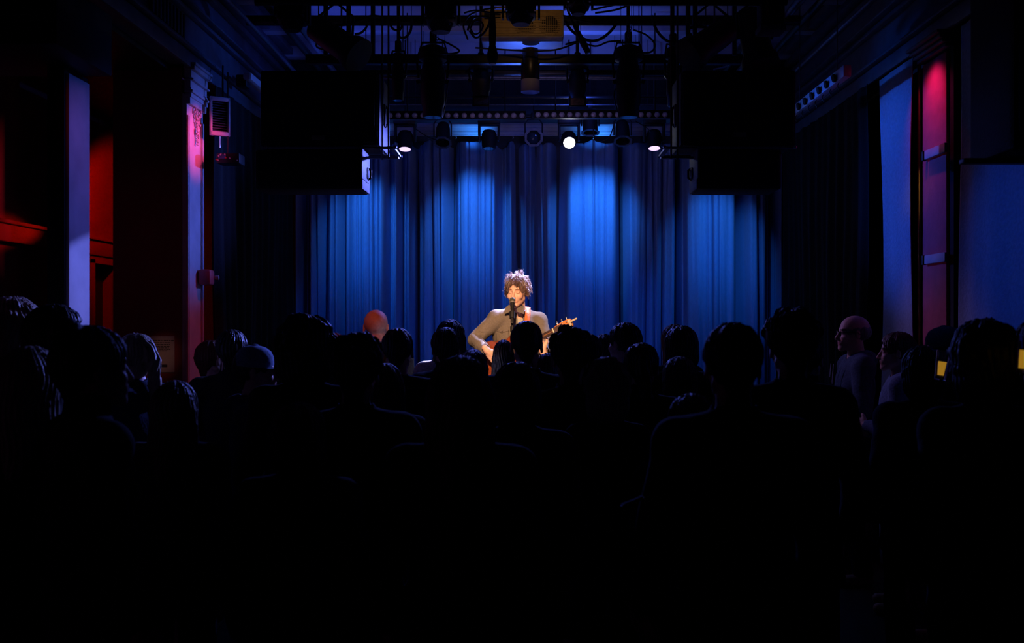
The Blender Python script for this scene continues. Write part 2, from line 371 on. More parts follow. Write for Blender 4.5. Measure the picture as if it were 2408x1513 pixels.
# pelmet board with curtain track
t = thing('curtain_rail', 'pale grooved header board with track above the blue curtain', 'curtain rail', (.13, 9.58, 3.55))
rb = MB(); rb.box((0, 0, .02), (4.85, .05, .075), bev=.004).box((0, -.03, .03), (4.85, .012, .03), bev=.003).box((0, -.01, -.035), (4.85, .035, .03), bev=.003).box((0, -.02, -.06), (4.85, .02, .012))
rb.build('board', M_white, t)
def drape(name, lab, x, y0, y1, z1, m, s=1, pleat=.02, wave=30, z0=.02, grp=None):
    o_ = Vector((x, (y0+y1)/2, z0))
    def f(u, v):
        y = y0+(y1-y0)*u; yy = y*wave
        d = pleat*(math.sin(yy+.6*math.sin(yy*.37))+.35*math.sin(yy*2.3+1+v*2))*(.35+.65*v)+.012*math.sin(v*7+y*3)
        return Vector((x+s*d, y+.015*math.sin(v*4+y*5), z1*(1-v)+z0*v))-o_
    o = cloth(name, m, f, 160, 40); o.location = o_
    return tag(o, lab, 'curtain', grp)
drape('side_drape', 'black masking drape down the left side of the stage', -2.24, 7.15, 9.5, 3.4, M_blackcloth, 1, .03, 26)
drape('side_drape', 'black masking drape down the right side of the stage', 2.44, 7.12, 9.5, 3.4, M_blackcloth, -1, .03, 26)
drape('side_drape', 'blue lit drape left of the pink pillar', 2.46, 6.33, 6.93, 3.38, M_drape, -1, .014, 9)
drape('side_drape', 'wide blurred blue drape at the right edge beyond the pink pillar', 2.45, 4.2, 5.66, 3.38, M_drape, -1, .02, 11)

# ------------------------------------------------------------ loudspeakers
def speaker(name, lab, c, size, badge=None, chamfer=0):
    x, y, z = size
    t = thing(name, lab, 'loudspeaker', (c[0], c[1], c[2]-z/2))
    sgn = -1 if c[0] > 0 else 1   # inward side
    MB().box((0, 0, z/2), (x, y, z), bev=.012).build('cabinet', M_speaker, t)
    MB().box((0, -y/2-.006, z/2), (x-.03, .014, z-.03), bev=.006).build('grille', M_grille, t)
    sp = MB().box((sgn*(x/2+.004), .0, z/2), (.012, y*.9, z*.97), bev=.004)
    sp.box((sgn*(x/2+.014), .02, z/2), (.012, .05, z*.3), bev=.005)
    sp.build('side_panel', M_speakerside, t)
    hd = MB().tube([(sgn*(x/2+.01), .05, z*.35), (sgn*(x/2+.03), .05, z*.4), (sgn*(x/2+.03), .05, z*.6), (sgn*(x/2+.01), .05, z*.65)], .008, 8); hd.build('handle', M_blackmetal, t)
    if badge: MB().box((badge[0], -y/2-.015, z/2+badge[1]), (.075, .004, .028), bev=.003).build('badge', mat('badge_plate', (.22, .20, .10), .5), t)
    return t
def mid(x0, x1, y0, y1, d): a = P(x0, y0, d); b = P(x1, y1, d); return (a+b)/2, abs(b.x-a.x), abs(b.z-a.z)
c, x, z = mid(612, 887, 165, 342, 6.0); speaker('loudspeaker', 'large black loudspeaker hung high left of the stage', c+Vector((0, .2, 0)), (x, .4, z), (.0, -z*.40))
c, x, z = mid(1606, 1872, 165, 342, 6.0); speaker('loudspeaker', 'large black loudspeaker hung high right of the stage', c+Vector((0, .2, 0)), (x, .4, z), (.0, -z*.36))
c, x, z = mid(600, 848, 352, 444, 6.0); speaker('bass_speaker', 'wide flat black speaker under the left hung loudspeaker', c+Vector((0, .15, 0)), (x, .3, z))
c, x, z = mid(1643, 1838, 352, 444, 6.0); speaker('bass_speaker', 'wide flat black speaker under the right hung loudspeaker', c+Vector((0, .15, 0)), (x, .3, z))
for sx, xa, xb, lab in ((-1, 627, 930, 'steel hanging frame between the two left loudspeakers'), (1, 1562, 1868, 'steel hanging frame between the two right loudspeakers')):
    a = P(xa, 347, 5.98); b = P(xb, 347, 5.98)
    t = thing('speaker_frame', lab, 'frame', ((a.x+b.x)/2, 6.1, a.z)); o_ = t.location.copy()
    inn = b if sx < 0 else a; k = -1 if sx < 0 else 1
    f = MB(o_).box(((a.x+b.x)/2, 5.985, a.z), (abs(b.x-a.x), .018, .014), bev=.002).box(((a.x+b.x)/2, 6.30, a.z), (abs(b.x-a.x), .018, .014), bev=.002)
    f.box((inn.x+k*.10, 6.14, a.z-.035), (.20, .04, .012)).box((inn.x+k*.02, 6.14, a.z), (.03, .33, .012)).build('bar', M_greymetal, t)
    MB(o_).box((inn.x+k*.205, 6.1, a.z-.09), (.012, .26, .19), bev=.003).build('side_plate', M_speakerside, t)
    for dx in (.055, .10):
        MB(o_).tube([(inn.x+k*dx, 6.02+dx, a.z-.05), (inn.x+k*dx, 6.02+dx, 4.24)], .006, 8).build('rod', M_orange_cable if dx < .08 else M_greymetal, t)
    for q in (a, b):
        MB(o_).lathe([(.002,0),(.011,.004),(.011,.014),(.005,.02)], (q.x, 5.97, q.z), align((0,-1,0)), 10).build('bolt', M_steel, t)
# near blurred speaker hanging at the right edge
t = thing('loudspeaker', 'out of focus black speaker hanging at the top right edge', 'loudspeaker', (2.02, 3.9, 2.34))
MB().box((.0, 0, .55), (.42, .38, 1.1), bev=.03).build('cabinet', M_speaker, t)
MB().box((0, -.195, .55), (.38, .012, 1.04), bev=.006).build('grille', M_grille, t)
MB().box((-.06, 0, -.012), (.52, .05, .02), bev=.006).build('bracket', M_blackmetal, t)
MB().tube([(0, 0, 1.09), (0, 0, 1.90)], .02).build('hanging_pole', M_blackmetal, t)
# ------------------------------------------------------------ lighting rig
def pipe(px0, px1, py, d, r, lab, m=M_blackmetal, name='lighting_pipe', square=False):
    a = P(px0, py, d); b = P(px1, py, d); c = (a+b)/2
    o = MB(c).box(c, (b.x-a.x, r*2, r*2), bev=r*.2) if square else MB(c).tube([a, b], r, 12)
    for k in (-.37, .37): o.tube([(c.x+(b.x-a.x)*k, c.y, c.z), (c.x+(b.x-a.x)*k, c.y, 4.25)], .004, 6)
    ob = o.build(name, m); ob.location = c
    return tag(ob, lab, 'pipe')
pipe(580, 1880, 48, 7.25, .038, 'thick black pipe crossing the top of the picture behind the projector')
pipe(600, 1850, 4, 5.6, .022, 'black pipe along the very top edge of the picture')
pipe(720, 1800, 140, 6.9, .032, 'black pipe crossing between the two upper loudspeakers', square=True)
pipe(850, 1600, 170, 7.3, .022, 'black pipe just below the crossing beam behind the hanging lights')
pipe(900, 1600, 181, 7.7, .011, 'thin pale violet lit pipe behind the hanging lights', M_greymetal)
pipe(900, 1600, 186, 8.0, .007, 'thinnest pale rod lying just under the violet lit pipe', M_greymetal)
pipe(905, 1595, 228, 8.3, .010, 'dim thin pipe midway above the row of small lenses', M_blackmetal)
pipe(905, 1595, 246, 8.5, .006, 'dim thin rod right above the row of small lenses', M_greymetal)
pipe(880, 1620, 273, 9.0, .016, 'black pipe from which the moving lights hang over the curtain')
tag(MB().box((.1, 9.3, 3.98), (4.7, .03, .50)).build('upper_valance', M_blackcloth), 'black flat border cloth above the curtain header', 'border cloth')
# LED batten: two bars of round lenses
def batten(px0, px1, py, d, n, lab):
    a = P(px0, py, d); b = P(px1, py, d); L = b.x-a.x
    t = thing('led_batten', lab, 'stage light', (a+b)/2)
    MB().box((0, .03, .002), (L, .05, .066), bev=.003).box((0, .0, .033), (L, .03, .003)).box((0, .0, -.031), (L, .03, .003)).build('housing', M_blackmetal, t)
    for k in (-.35, .35): MB().tube([(L*k, .04, .03), (L*k, .04, 4.24-t.location.z)], .006, 6).build('hanging_rod', M_blackmetal, t)
    ln = None
    for i in range(n):
        x = -L/2+L*(i+.5)/n
        if ln is None:
            ln = MB().lathe([(.004,.016),(.014,.014),(.021,.007),(.023,0),(.023,-.008)][::-1], (0,0,0), rotm(math.pi/2), 14).build('lens', M_lens, t)
        o = ln if i == 0 else ln.copy()
        if i: COL.objects.link(o); o.parent = t
        o.location = (x, -.0, 0)
    return t
batten(907, 1237, 271, 8.15, 17, 'left long batten with a row of round lenses over the stage')
batten(1256, 1592, 269, 8.15, 18, 'right long batten with a row of round lenses over the stage')
# hanging fixtures -------------------------------------------------
def clamp(mb, z, r=.03): mb.tube([(0,0,z),(0,0,z+.8)], .007, 6);  mb.box((0, 0, z), (.05, .05, .06), bev=.008).tube([(0, -.03, z-.01), (.04, -.04, z-.01)], .006, 6)
def moving_head(lab, px, py, d, tilt, pan=0, lit=0, s=1.0):
    """tilt: angle of the barrel from straight down toward the camera"""
    p = P(px, py, d); t = thing('moving_head_light', lab, 'stage light', p, group=None)
    b = MB(); b.box((0, 0, .165*s), (.20*s, .16*s, .06*s), bev=.01); clamp(b, .215*s); b.build('base', M_blackmetal, t)
    y = MB()
    for sx in (-1, 1): y.box((sx*.088*s, 0, .07*s), (.022*s, .07*s, .17*s), bev=.008)
    y.box((0, 0, .135*s), (.19*s, .08*s, .02*s), bev=.006).build('yoke', M_blackmetal, t)
    dirv = Vector((math.sin(pan), -math.sin(tilt), -math.cos(tilt))); R = align(dirv)
    MB().lathe([(.03,-.085),(.055,-.078),(.068,-.05),(.07,0),(.066,.05),(.06,.085),(.056,.088),(.052,.085)], (0,0,0), R, 28).build('head', M_blackpaint, t)
    MB().lathe([(.001,.088),(.03,.0878),(.052,.0865)][::-1], (0,0,0), R, 28, closed=False).build('lens', [M_darklens, M_glow, M_lit][lit], t)
    return t
moving_head('moving head light with a pinkish glowing edge, leftmost over the curtain', 953, 330, 9.0, .25, 0, 1)
moving_head('dark moving head light, left of the hanging par can', 1150, 328, 9.0, .15)
moving_head('moving head light shining blinding white at the audience', 1338, 328, 9.0, 1.05, 0, 2)
moving_head('moving head light with a pale glowing edge, rightmost over the curtain', 1538, 328, 9.0, .25, 0, 1)
def par_can(lab, px, py, d, tilt, s=1.0, pan=0):
    p = P(px, py, d); t = thing('par_can_light', lab, 'stage light', p)
    dirv = Vector((math.sin(pan), -math.sin(tilt), -math.cos(tilt))); R = align(dirv)
    MB().lathe([(.03,-.15),(.05,-.14),(.062,-.10),(.066,-.02),(.068,.06),(.064,.06),(.06,-.0)], (0,0,0), R, 26).build('can', M_blackpaint, t)
    MB().lathe([(.084,.06),(.088,.062),(.088,.068),(.066,.068),(.064,.062)], (0,0,0), R @ rotm(0,0,math.pi/8), 8, closed=False).build('gel_frame', M_greymetal, t)
    MB().lathe([(.001,.02),(.04,.015),(.062,.0)][::-1], (0,0,0), R, 26, closed=False).build('lens', M_darklens, t)
    y = MB().tube([(-.078,0,0),(-.078,0,.12),(-.05,0,.16),(.05,0,.16),(.078,0,.12),(.078,0,0)], .007, 6); clamp(y, .19); y.build('yoke', M_blackmetal, t)
    return t
par_can('small par can tipped down between two moving heads on the left', 1041, 322, 9.0, .5)
par_can('small par can with octagonal frame facing the audience above the singer', 1255, 322, 9.0, 1.35, .9)
par_can('small par can tipped down at the right, next to the rightmost moving head', 1464, 318, 9.0, .45)
par_can('little dark par can right of the blinding white light', 1388, 296, 9.0, .2, .8)
def profile_spot(lab, px, py_top, py_bot, d, r, lean=0, front=None):
    a = P(px, py_top, d); b = P(px, py_bot, d); L = a.z-b.z; t = thing('profile_spotlight', lab, 'stage light', (b.x, d, b.z))
    R = rotm(lean, 0, 0)
    MB().lathe([(r*.80,0),(r*.84,.01),(r*.84,L*.14),(r*.98,L*.2),(r,L*.5),(r*.95,L*.66),(r*.78,L*.74),(r*.78,L*.78),(r*1.12,L*.80),(r*1.16,L*.86),(r*1.08,L*.96),(r*.6,L)], (0,0,0), R, 26).build('barrel', M_blackpaint, t)
    if front: MB().lathe([(r*.83,.012),(r*.85,.014),(r*.85,.035),(r*.83,.035)], (0,0,-.02), R, 26).build('front_ring', front, t)
    MB().lathe([(.001,-.001),(r*.7,-.001)][::-1], (0,0,0), R, 20, closed=False).build('lens', M_darklens, t)
    y = MB().tube([(-r*1.15,0,L*.55),(-r*1.3,0,L*.8),(-r*.9,.02,L*1.06),(r*.9,.02,L*1.06),(r*1.3,0,L*.8),(r*1.15,0,L*.55)], .008, 6); y.box((0,.02,L*1.06+.03), (.045,.05,.08), bev=.008).tube([(0,.02,L*1.06+.05),(0,.02,4.24-b.z)], .012, 8); y.build('yoke', M_blackmetal, t)
    h = MB()
    for sx in (-1,1): h.tube([(sx*r*1.02,-.02,L*.5),(sx*r*1.30,-.02,L*.48)], .014, 8)
    h.build('knob', M_blackmetal, t)
    return t
profile_spot('long fat black profile spotlight hanging down left of the projector', 1018, 108, 276, 6.6, .082)
profile_spot('long fat black profile spotlight hanging down right of the projector', 1478, 108, 276, 6.6, .082)
profile_spot('shorter black spotlight hanging left of the white ringed cylinder', 1131, 150, 228, 7.2, .07)
profile_spot('black spotlight with a dull amber front right of the white ringed cylinder', 1358, 150, 232, 7.2, .062)
for px, lab in ((1131, 'square dull filter frame below the left centre spotlight'), (1358, 'square amber sheened filter frame below the right centre spotlight')):
    t = thing('colour_frame', lab, 'filter frame', P(px, 238, 7.18))
    MB().box((0, 0, 0), (.125, .012, .085), rotm(-.35), bev=.004).build('frame', M_blackmetal, t)
    MB().box((0, -.008, 0), (.10, .004, .062), rotm(-.35)).build('filter', mat('amber_filter' if px > 1200 else 'dull_filter', (.22, .12, .05) if px > 1200 else (.05, .05, .07), .3, 0, 60, .6, .5), t)
profile_spot('narrow black spotlight beside the left speaker rods', 936, 125, 236, 6.9, .045)
profile_spot('narrow black spotlight beside the right speaker rods', 1583, 110, 250, 6.7, .045)
# cylinder downlight with pale ring
p = P(1247, 217, 6.9); t = thing('cylinder_downlight', 'black cylinder downlight ending in a pale blue lit ring', 'stage light', p)
MB().lathe([(.06,.085),(.064,.09),(.064,.255),(.055,.27),(.055,.30),(.02,.31)], n=32).build('cylinder', mat('satin_black', (.02,.018,.02), .35, .2, 10, .1), t)
MB().lathe([(.062,0),(.0645,.002),(.0645,.068),(.064,.085),(.06,.085),(.06,.01)], n=32, closed=False).build('ring', M_white, t)
MB().lathe([(.001,.03),(.058,.028)][::-1], n=32, closed=False).build('diffuser', M_white, t)
# projector
a = P(1130, 88, 6.7); t = thing('projector', 'boxy projector hung from the ceiling with brass lit vents', 'projector', (P(1228, 88, 6.7).x, 6.86, a.z))
MB().box((0, 0, .10), (.56, .30, .19), bev=.012).build('body', M_proj, t)
fc = MB(); fc.box((0, -.153, .10), (.545, .01, .175), bev=.004)
for i in range(8): fc.box((-.03, -.160, .03+i*.019), (.38, .008, .007))
fc.build('front_panel', M_projface, t)
for cx_, lab in ((.0, None), (.165, None)):
    g = MB(); R_ = .062
    for i in range(-4, 5):
        h = math.sqrt(max(0, 1-(i/5)**4))*R_*1.15
        g.box((cx_+.02+i*.0135, -.168, .09), (.003, .004, 2*h)); g.box((cx_+.02, -.168, .09+i*.0135), (2*h, .004, .003))
    g.build('fan_grille', M_projface, t)
    MB().lathe([(.001,0),(.058,0),(.06,.003)], (cx_+.02, -.160, .09), rotm(math.pi/2), 8).build('fan_opening', M_dark, t)
MB().box((-.2, -.158, .15), (.11, .006, .05)).build('control_panel', M_dark, t)
MB().tube([(0, 0, .19), (0, 0, .60)], .02).box((0, 0, .20), (.2, .14, .02)).build('ceiling_mount', M_blackmetal, t)
# black fixture hanging in front of the projector
def top_fixture(lab, px, py, d, w_, h_):
    p = P(px, py, d); t = thing('wash_light', lab, 'stage light', p)
    MB().box((0, 0, h_*.62), (w_, .16, h_*.76), bev=.02).lathe([(w_*.28,0),(w_*.34,h_*.1),(w_*.42,h_*.25),(w_*.44,h_*.4)], (0,0,0), None, 20).build('housing', M_blackpaint, t)
    y = MB()
    for s in (-1, 1): y.box((s*w_*.60, 0, h_*.55), (.012, .05, h_*.7), bev=.003)
    y.box((0, 0, h_*1.05), (w_*1.25, .05, .014)).box((0, 0, h_*1.05+.04), (.05, .05, .08), bev=.008).build('yoke', M_blackmetal, t)
    for s in (-1, 1):
        MB().box((s*w_*.26, -.085, h_*.22), (.006, .006, .05), rotm(0, s*-.55, 0)).build('chrome_strip', M_steel, t)
    for s in (-1, 1):
        MB().box((s*w_*.46, -.088, h_*.36), (.014, .01, .014), bev=.002).build('latch', M_steel, t)
    return t
top_fixture('black wash light with two chrome strips in front of the projector', 1225, 58, 5.6, .17, .16)
top_fixture('black wash light at the top left of the projector', 1037, 76, 5.6, .17, .20)
top_fixture('black wash light at the top right of the projector', 1360, 34, 5.6, .13, .14)
top_fixture('black wash light at the top, above the left loudspeaker', 688, 72, 5.7, .16, .17)
t = thing('light_tube', 'square black lamp with brass streak high above the right loudspeaker', 'stage light', P(1812, 62, 5.6))
MB().box((0, 0, .10), (.13, .13, .2), bev=.01).build('housing', M_blackpaint, t); MB().box((-.035, -.068, .10), (.008, .004, .15)).build('brass_strip', mat('brass', (.55,.36,.12), .3, 1), t)
MB().box((0, 0, -.02), (.145, .14, .04), bev=.01).build('lower_ring', mat('dull_violet_paint', (.09,.07,.09), .6), t); MB().box((0, 0, .45), (.04, .04, .5)).build('stem', M_blackmetal, t)
# angled heads above the speakers
def slanted(lab, px, py, d, ang, s=1.0):
    t = thing('slanted_spotlight', lab, 'stage light', P(px, py, d)); R = rotm(0, ang, 0) @ rotm(.3, 0, 0)
    MB().lathe([(.05,-.2),(.075,-.18),(.085,-.05),(.09,.10),(.11,.14),(.115,.2),(.10,.2)], (0,0,0), R, 24).build('barrel', M_blackpaint, t)
    MB().lathe([(.001,.19),(.095,.185)][::-1], (0,0,0), R, 24, closed=False).build('lens', M_darklens, t)
    MB().tube([(-.1,0,0),(-.11,0,.15),(0,0,.24),(.11,0,.15),(.1,0,0)], .009, 6).box((0,0,.27), (.05,.05,.08), bev=.008).tube([(0,0,.3),(0,0,4.22-t.location.z)], .012, 8).build('yoke', M_blackmetal, t)
slanted('slanted black spotlight on top of the left loudspeaker', 790, 96, 6.2, 2.2)
slanted('slanted black spotlight on top of the right loudspeaker', 1672, 96, 6.2, -2.2)
slanted('round backed black spotlight above the far right of the right loudspeaker', 1775, 92, 6.0, 3.0)
# hanging microphones / cable sock and short hanging club
t = thing('hanging_plug', 'thick black hanging cable with bulky plug before the projector', 'cable', P(1158, 150, 5.4)); z = [0, .03, .05, .10, .16, .24, .30, .42]
MB().tube([(0,0,q) for q in z], [.018,.030,.031,.018,.020,.017,.010,.009], 12).tube([(0,0,.4),(0,0,4.25-P(1158,150,5.4).z)], .009, 8).build('plug', M_cable, t)
MB().tube([(-.02,0,0.2),(0,-.01,.19),(.02,0,.2)], .004, 6).build('tie', M_blackmetal, t)
t = thing('hanging_plug', 'slanted black plug hanging right of the projector', 'cable', P(1383, 124, 6.2))
MB().tube([(0,0,0),(-.03,0,.06),(-.06,0,.12),(-.10,0,.20),(-.14,0,.30)], [.018,.021,.016,.008,.007], 12).tube([(-.14,0,.29),(-.15,0,4.25-P(1383,124,6.2).z)], .006, 6).build('plug', M_cable, t)
# drop rods from ceiling
for px, d, lab in ((803, 6.6, 'thin black drop rod left of the upper pipe work'), (820, 6.6, 'thicker black drop pipe left of the upper pipe work'), (877, 6.9, 'black drop pipe nearest the left speaker rods'), (700+66, 6.8, 'leftmost black drop pipe before the blue ceiling'),
                   (1618, 6.7, 'black drop pipe right of the right speaker rods'), (1634, 6.9, 'second black drop pipe right of the right speaker rods'), (1727, 6.8, 'rightmost black drop pipe before the blue ceiling'), (1680, 6.4, 'thin grey drop wire above the right loudspeaker')):
    r = .016 if 'pipe' in lab[:30] else .006
    a = P(px, 130, d); o = MB(a).tube([a, (a.x, a.y, 4.25)], r, 8).build('drop_pipe', M_blackmetal if r > .01 else M_greymetal); o.location = a; tag(o, lab, 'pipe')
# cables
def spl(pts, n=8):
    pts = [Vector(p) for p in pts]; q = [pts[0]]+pts+[pts[-1]]; out = []
    for i in range(1, len(q)-2):
        p0, p1, p2, p3 = q[i-1:i+3]
        for k in range(n):
            t_ = k/n; out.append(.5*((2*p1)+(-p0+p2)*t_+(2*p0-5*p1+4*p2-p3)*t_**2+(-p0+3*p1-3*p2+p3)*t_**3))
    out.append(pts[-1]); return out
CAB = [
 ([(740,62),(780,60),(830,55),(870,38),(900,40)], 6.0, .008, 'black cable looping from the upper left pipe', 0),
 ([(860,45),(862,62),(850,76),(835,80)], 6.1, .007, 'short black cable curl left of the speaker rods', 0),
 ([(915,52),(925,68),(940,70),(946,56)], 6.1, .007, 'small black cable bight right of the speaker rods', 0),
 ([(968,42),(966,70),(955,86),(942,88),(936,80)], 6.1, .008, 'deep black cable bight under the upper pipe on the left', 0),
 ([(1030,90),(1066,108),(1080,120),(1060,126),(1020,124)], 6.2, .006, 'thin cable loop around the left fat spotlight', 0),
 ([(1100,92),(1090,60),(1105,35),(1140,22),(1190,16)], 6.3, .006, 'brownish cable sweeping over the left of the projector', 1),
 ([(1092,30),(1120,24),(1160,30),(1200,26)], 6.2, .006, 'black cable above the projector', 0),
 ([(1100,70),(1110,45),(1130,38),(1150,42),(1148,60),(1135,80),(1118,88),(1104,72)], 6.4, .007, 'coil of black cable at the left end of the projector', 0),
 ([(1106,66),(1114,52),(1126,48),(1136,58),(1130,74),(1116,80),(1107,68)], 6.45, .006, 'smaller inner coil of black cable by the projector', 0),
 ([(1325,36),(1350,44),(1400,54),(1450,56)], 6.3, .006, 'thin cable running right from the projector top', 0),
 ([(1328,48),(1345,72),(1375,92),(1405,94),(1435,74),(1460,40)], 6.2, .009, 'thick black cable swag right of the projector', 0),
 ([(1330,104),(1360,98),(1400,108),(1430,98),(1460,96)], 6.3, .006, 'thin black cable joining projector and right fat spotlight', 0),
 ([(1118,112),(1180,116),(1247,120),(1310,116),(1365,96)], 6.75, .006, 'thin cable drooping right under the projector', 0),
 ([(1532,36),(1545,72),(1570,96),(1600,98),(1625,80)], 6.2, .009, 'thick cable swag with brown upper end right of the fat spotlight', 0),
 ([(1490,70),(1520,82),(1540,104),(1530,122),(1500,124)], 6.3, .006, 'thin cable loop around the right fat spotlight', 0),
 ([(1620,66),(1640,62),(1668,68),(1676,88)], 6.2, .010, 'arched thick black cable above the right loudspeaker', 0),
 ([(1395,22),(1440,12),(1480,4)], 5.9, .006, 'thin black cable at the top right of the projector', 0),
 ([(1400,30),(1450,22),(1490,6)], 5.95, .006, 'second thin black cable at the top right of the projector', 0),
 ([(1540,4),(1600,10),(1660,8),(1700,4)], 6.0, .008, 'black cable sagging at the top edge on the right', 0),
 ([(750,90),(745,110),(780,120)], 6.5, .006, 'short black cable onto the left slanted spotlight', 0),
 ([(1395,295),(1400,330),(1430,325),(1445,290)], 8.9, .005, 'black cable loop beside the blinding white light', 0),
 ([(960,290),(1000,318),(1030,330)], 8.7, .004, 'thin cable sagging between the two leftmost curtain lights', 0),
 ([(1530,372-60),(1520,300),(1495,285)], 8.7, .004, 'thin cable left of the rightmost moving head', 0),
 ([(1485,130),(1493,180),(1447,210),(1450,255),(1462,272)], 6.9, .005, 'thin safety cable hanging beside the right fat spotlight', 0),
 ([(1046,170),(1052,200),(1049,230),(1042,270)], 6.7, .005, 'pale edged cable hanging beside the left fat spotlight', 2),
]
for pts, d, r, lab, k in CAB:
    pp = spl([P(x, y, d+.03*math.sin(i*1.7)) for i, (x, y) in enumerate(pts)]); c = pp[0].copy()
    hi_ = max(pp, key=lambda q: q.z)
    o = MB(c).tube(pp, r, 8).tube([hi_, (hi_.x, hi_.y, 4.25)], .0018, 5).build('cable', [M_cable, M_orange_cable, M_greymetal][k]); o.location = c; tag(o, lab, 'cable')
for x0, lab in ((1008, 'chrome link chain above the left fat spotlight'), (1483, 'chrome safety chain above the right fat spotlight')):
    c = P(x0, 85, 6.5); g = MB()
    for i in range(7):
        q = Vector((i*.011*(1 if x0 < 1200 else -.35), 0, .07-i*.017)); tor = [q+Vector((.007*math.cos(a), .004*math.sin(a) if i % 2 else 0, .011*math.sin(a))) for a in [k*math.pi/5 for k in range(11)]]
        g.tube(tor, .003, 6, False)
    o = g.build('safety_chain', M_steel); o.location = c; tag(o, lab, 'chain')
# pale brackets on fixtures, right batten hung on wires, left strip lamp and louvred panel
def side_batten():
    a = Vector((2.04, 6.34, EYE+1.60)); b = Vector((2.04, 7.66, EYE+1.60)); c = (a+b)/2
    t = thing('hanging_batten', 'blue lit batten hanging on wires high at the right wall', 'stage light', c)
    MB().box((0, 0, 0), (.05, 1.32, .075), bev=.004).build('housing', M_white, t)
    for i in range(7): MB().lathe([(.020,0),(.026,.006),(.026,.02),(.012,.022)], (-.026, -.5+i*.17, -.008), align((-1,0,-.2)), 14).build('lamp_hole', M_dark, t)
    for i in range(7): MB().tube(spl([(-.0, -.5+i*.17, -.03), (-.01, -.49+i*.17, -.06), (.0, -.5+i*.17, -.09)]), .003, 6).build('loose_wire', M_cable, t)
    for y in (-.45, .45): MB().tube([(0, y, .03), (0, y, .93)], .004, 6).build('hanging_wire', M_greymetal, t)
side_batten()
t = thing('strip_lamp', 'blue lit strip lamp fixed along the left beam', 'stage light', (-2.12, 7.95, EYE+1.86))
MB().box((0, 0, 0), (.07, .85, .06), bev=.02).box((-.03, .1, .045), (.05, .55, .03), bev=.01).build('housing', M_white, t)
MB().box((-.05, -.35, -.03), (.08, .12, .09), bev=.01).build('junction_box', M_blackmetal, t)
t = thing('louvred_panel', 'blue edged louvred panel hanging beside the pink pilaster', 'ventilation panel', P(517, 274, 7.04), (0, 0, .55))
lp = MB()
for sx in (-1, 1): lp.box((sx*.062, 0, 0), (.014, .03, .27), bev=.003)
for sz in (-1, 1): lp.box((0, 0, sz*.122), (.138, .03, .03), bev=.003)
lp.build('frame', M_white, t)
sl = MB()
for i in range(12): sl.box((0, 0, -.10+i*.018), (.115, .02, .003), rotm(.5))
sl.build('louvres', M_greymetal, t); MB().box((0, .014, 0), (.12, .004, .24)).build('back_plate', M_dark, t)
MB().tube([(0.02, 0, .13), (.02, 0, .24), (.06, .15, .40)], .007, 6).build('arm', M_blackmetal, t); MB().tube([(0, 0, -.135), (0, 0, -.22)], .003, 6).build('pull_cord', M_steel, t)
t = thing('control_rack', 'small black rack with tiny red and blue indicator plugs low beside the pilaster', 'equipment', P(530, 372, 7.0))
MB().box((.02, .06, 0), (.16, .14, .07), bev=.006).tube([(.0, .06, .03), (.0, .06, .62)], .006, 6).build('case', M_blackmetal, t)
rnd = random.Random(8)
for i in range(10):
    q = (rnd.uniform(-.06,.09), -.015, rnd.uniform(-.03,.03)); MB().lathe([(.004,0),(.005,.01),(.003,.012)], q, align((0,-1,0)), 8).build('plug', [M_steel, M_lens, mat('red_plastic', (.5,.02,.02), .4)][i % 3], t)
MB().box((-.02, -.012, .012), (.05, .006, .03)).build('display', mat('blue_panel', (.06,.12,.3), .5), t)
# conduits running along the ceiling edges
for i, (x, z, r, k, lab) in enumerate(((1.78, 3.98, .030, 0, 'thick ceiling conduit nearest the middle on the right'), (1.87, 3.92, .018, 1, 'pale thin conduit right of the thick ceiling conduit'), (1.95, 3.97, .014, 1, 'second pale thin ceiling conduit on the right'), (2.06, 3.95, .025, 0, 'dark conduit between the thin conduits and the right beam'), (2.16, 3.72, .012, 1, 'lowest thin conduit along the right beam'),
                                      (-1.72, 3.93, .022, 1, 'pale conduit near the ceiling on the left'), (-1.86, 3.97, .03, 0, 'thick dark ceiling conduit on the left'), (-2.0, 3.85, .015, 1, 'thin conduit nearest the left beam'))):
    o = MB().tube([(0, -2.3, 0), (0, -.7, 0), (0, .6, 0), (0, 2.0, 0)], r, 10).build('ceiling_conduit', M_greymetal if k else M_blackmetal); o.location = (x, 7.4, z); tag(o, lab, 'pipe')
for i in range(3):
    pp = spl([(0,0,0), (.05,.5,-.06-.02*i), (.02,1.0,-.01), (.08,1.6,-.07), (.03,2.1,0)]); o = MB().tube(pp, .007, 6).build('cable', M_greymetal); o.location = (1.62+.05*i, 6.7-.1*i, 3.93+.02*i)
    tag(o, ['nearest', 'middle', 'farthest'][i]+' of the three loose blue lit cables along the right ceiling conduits', 'cable')
# ------------------------------------------------------------ smooth body surfaces (implicit shapes -> one continuous mesh)
def axis_pts(segs):
    """segs: [(stop, step), ...] starting value first"""
    x = segs[0]; out = [x]
    for stop, st in segs[1:]:
        n = max(1, int(round((stop-out[-1])/st))); out += list(np.linspace(out[-1], stop, n+1)[1:])
    return np.array(out, np.float32)
def smin(a, b, k):
    h = np.clip(.5+.5*(b-a)/k, 0, 1); return b*(1-h)+a*h-k*h*(1-h)
def smax(a, b, k): return -smin(-a, -b, k)
def d_cap(x, y, z, a, b, r1, r2):
    a = np.array(a, np.float32); b = np.array(b, np.float32); ba = b-a; L = max(float(ba@ba), 1e-9)
    px, py, pz = x-a[0], y-a[1], z-a[2]
    h = np.clip((px*ba[0]+py*ba[1]+pz*ba[2])/L, 0, 1)
    return np.sqrt((px-ba[0]*h)**2+(py-ba[1]*h)**2+(pz-ba[2]*h)**2)-(r1+(r2-r1)*h)
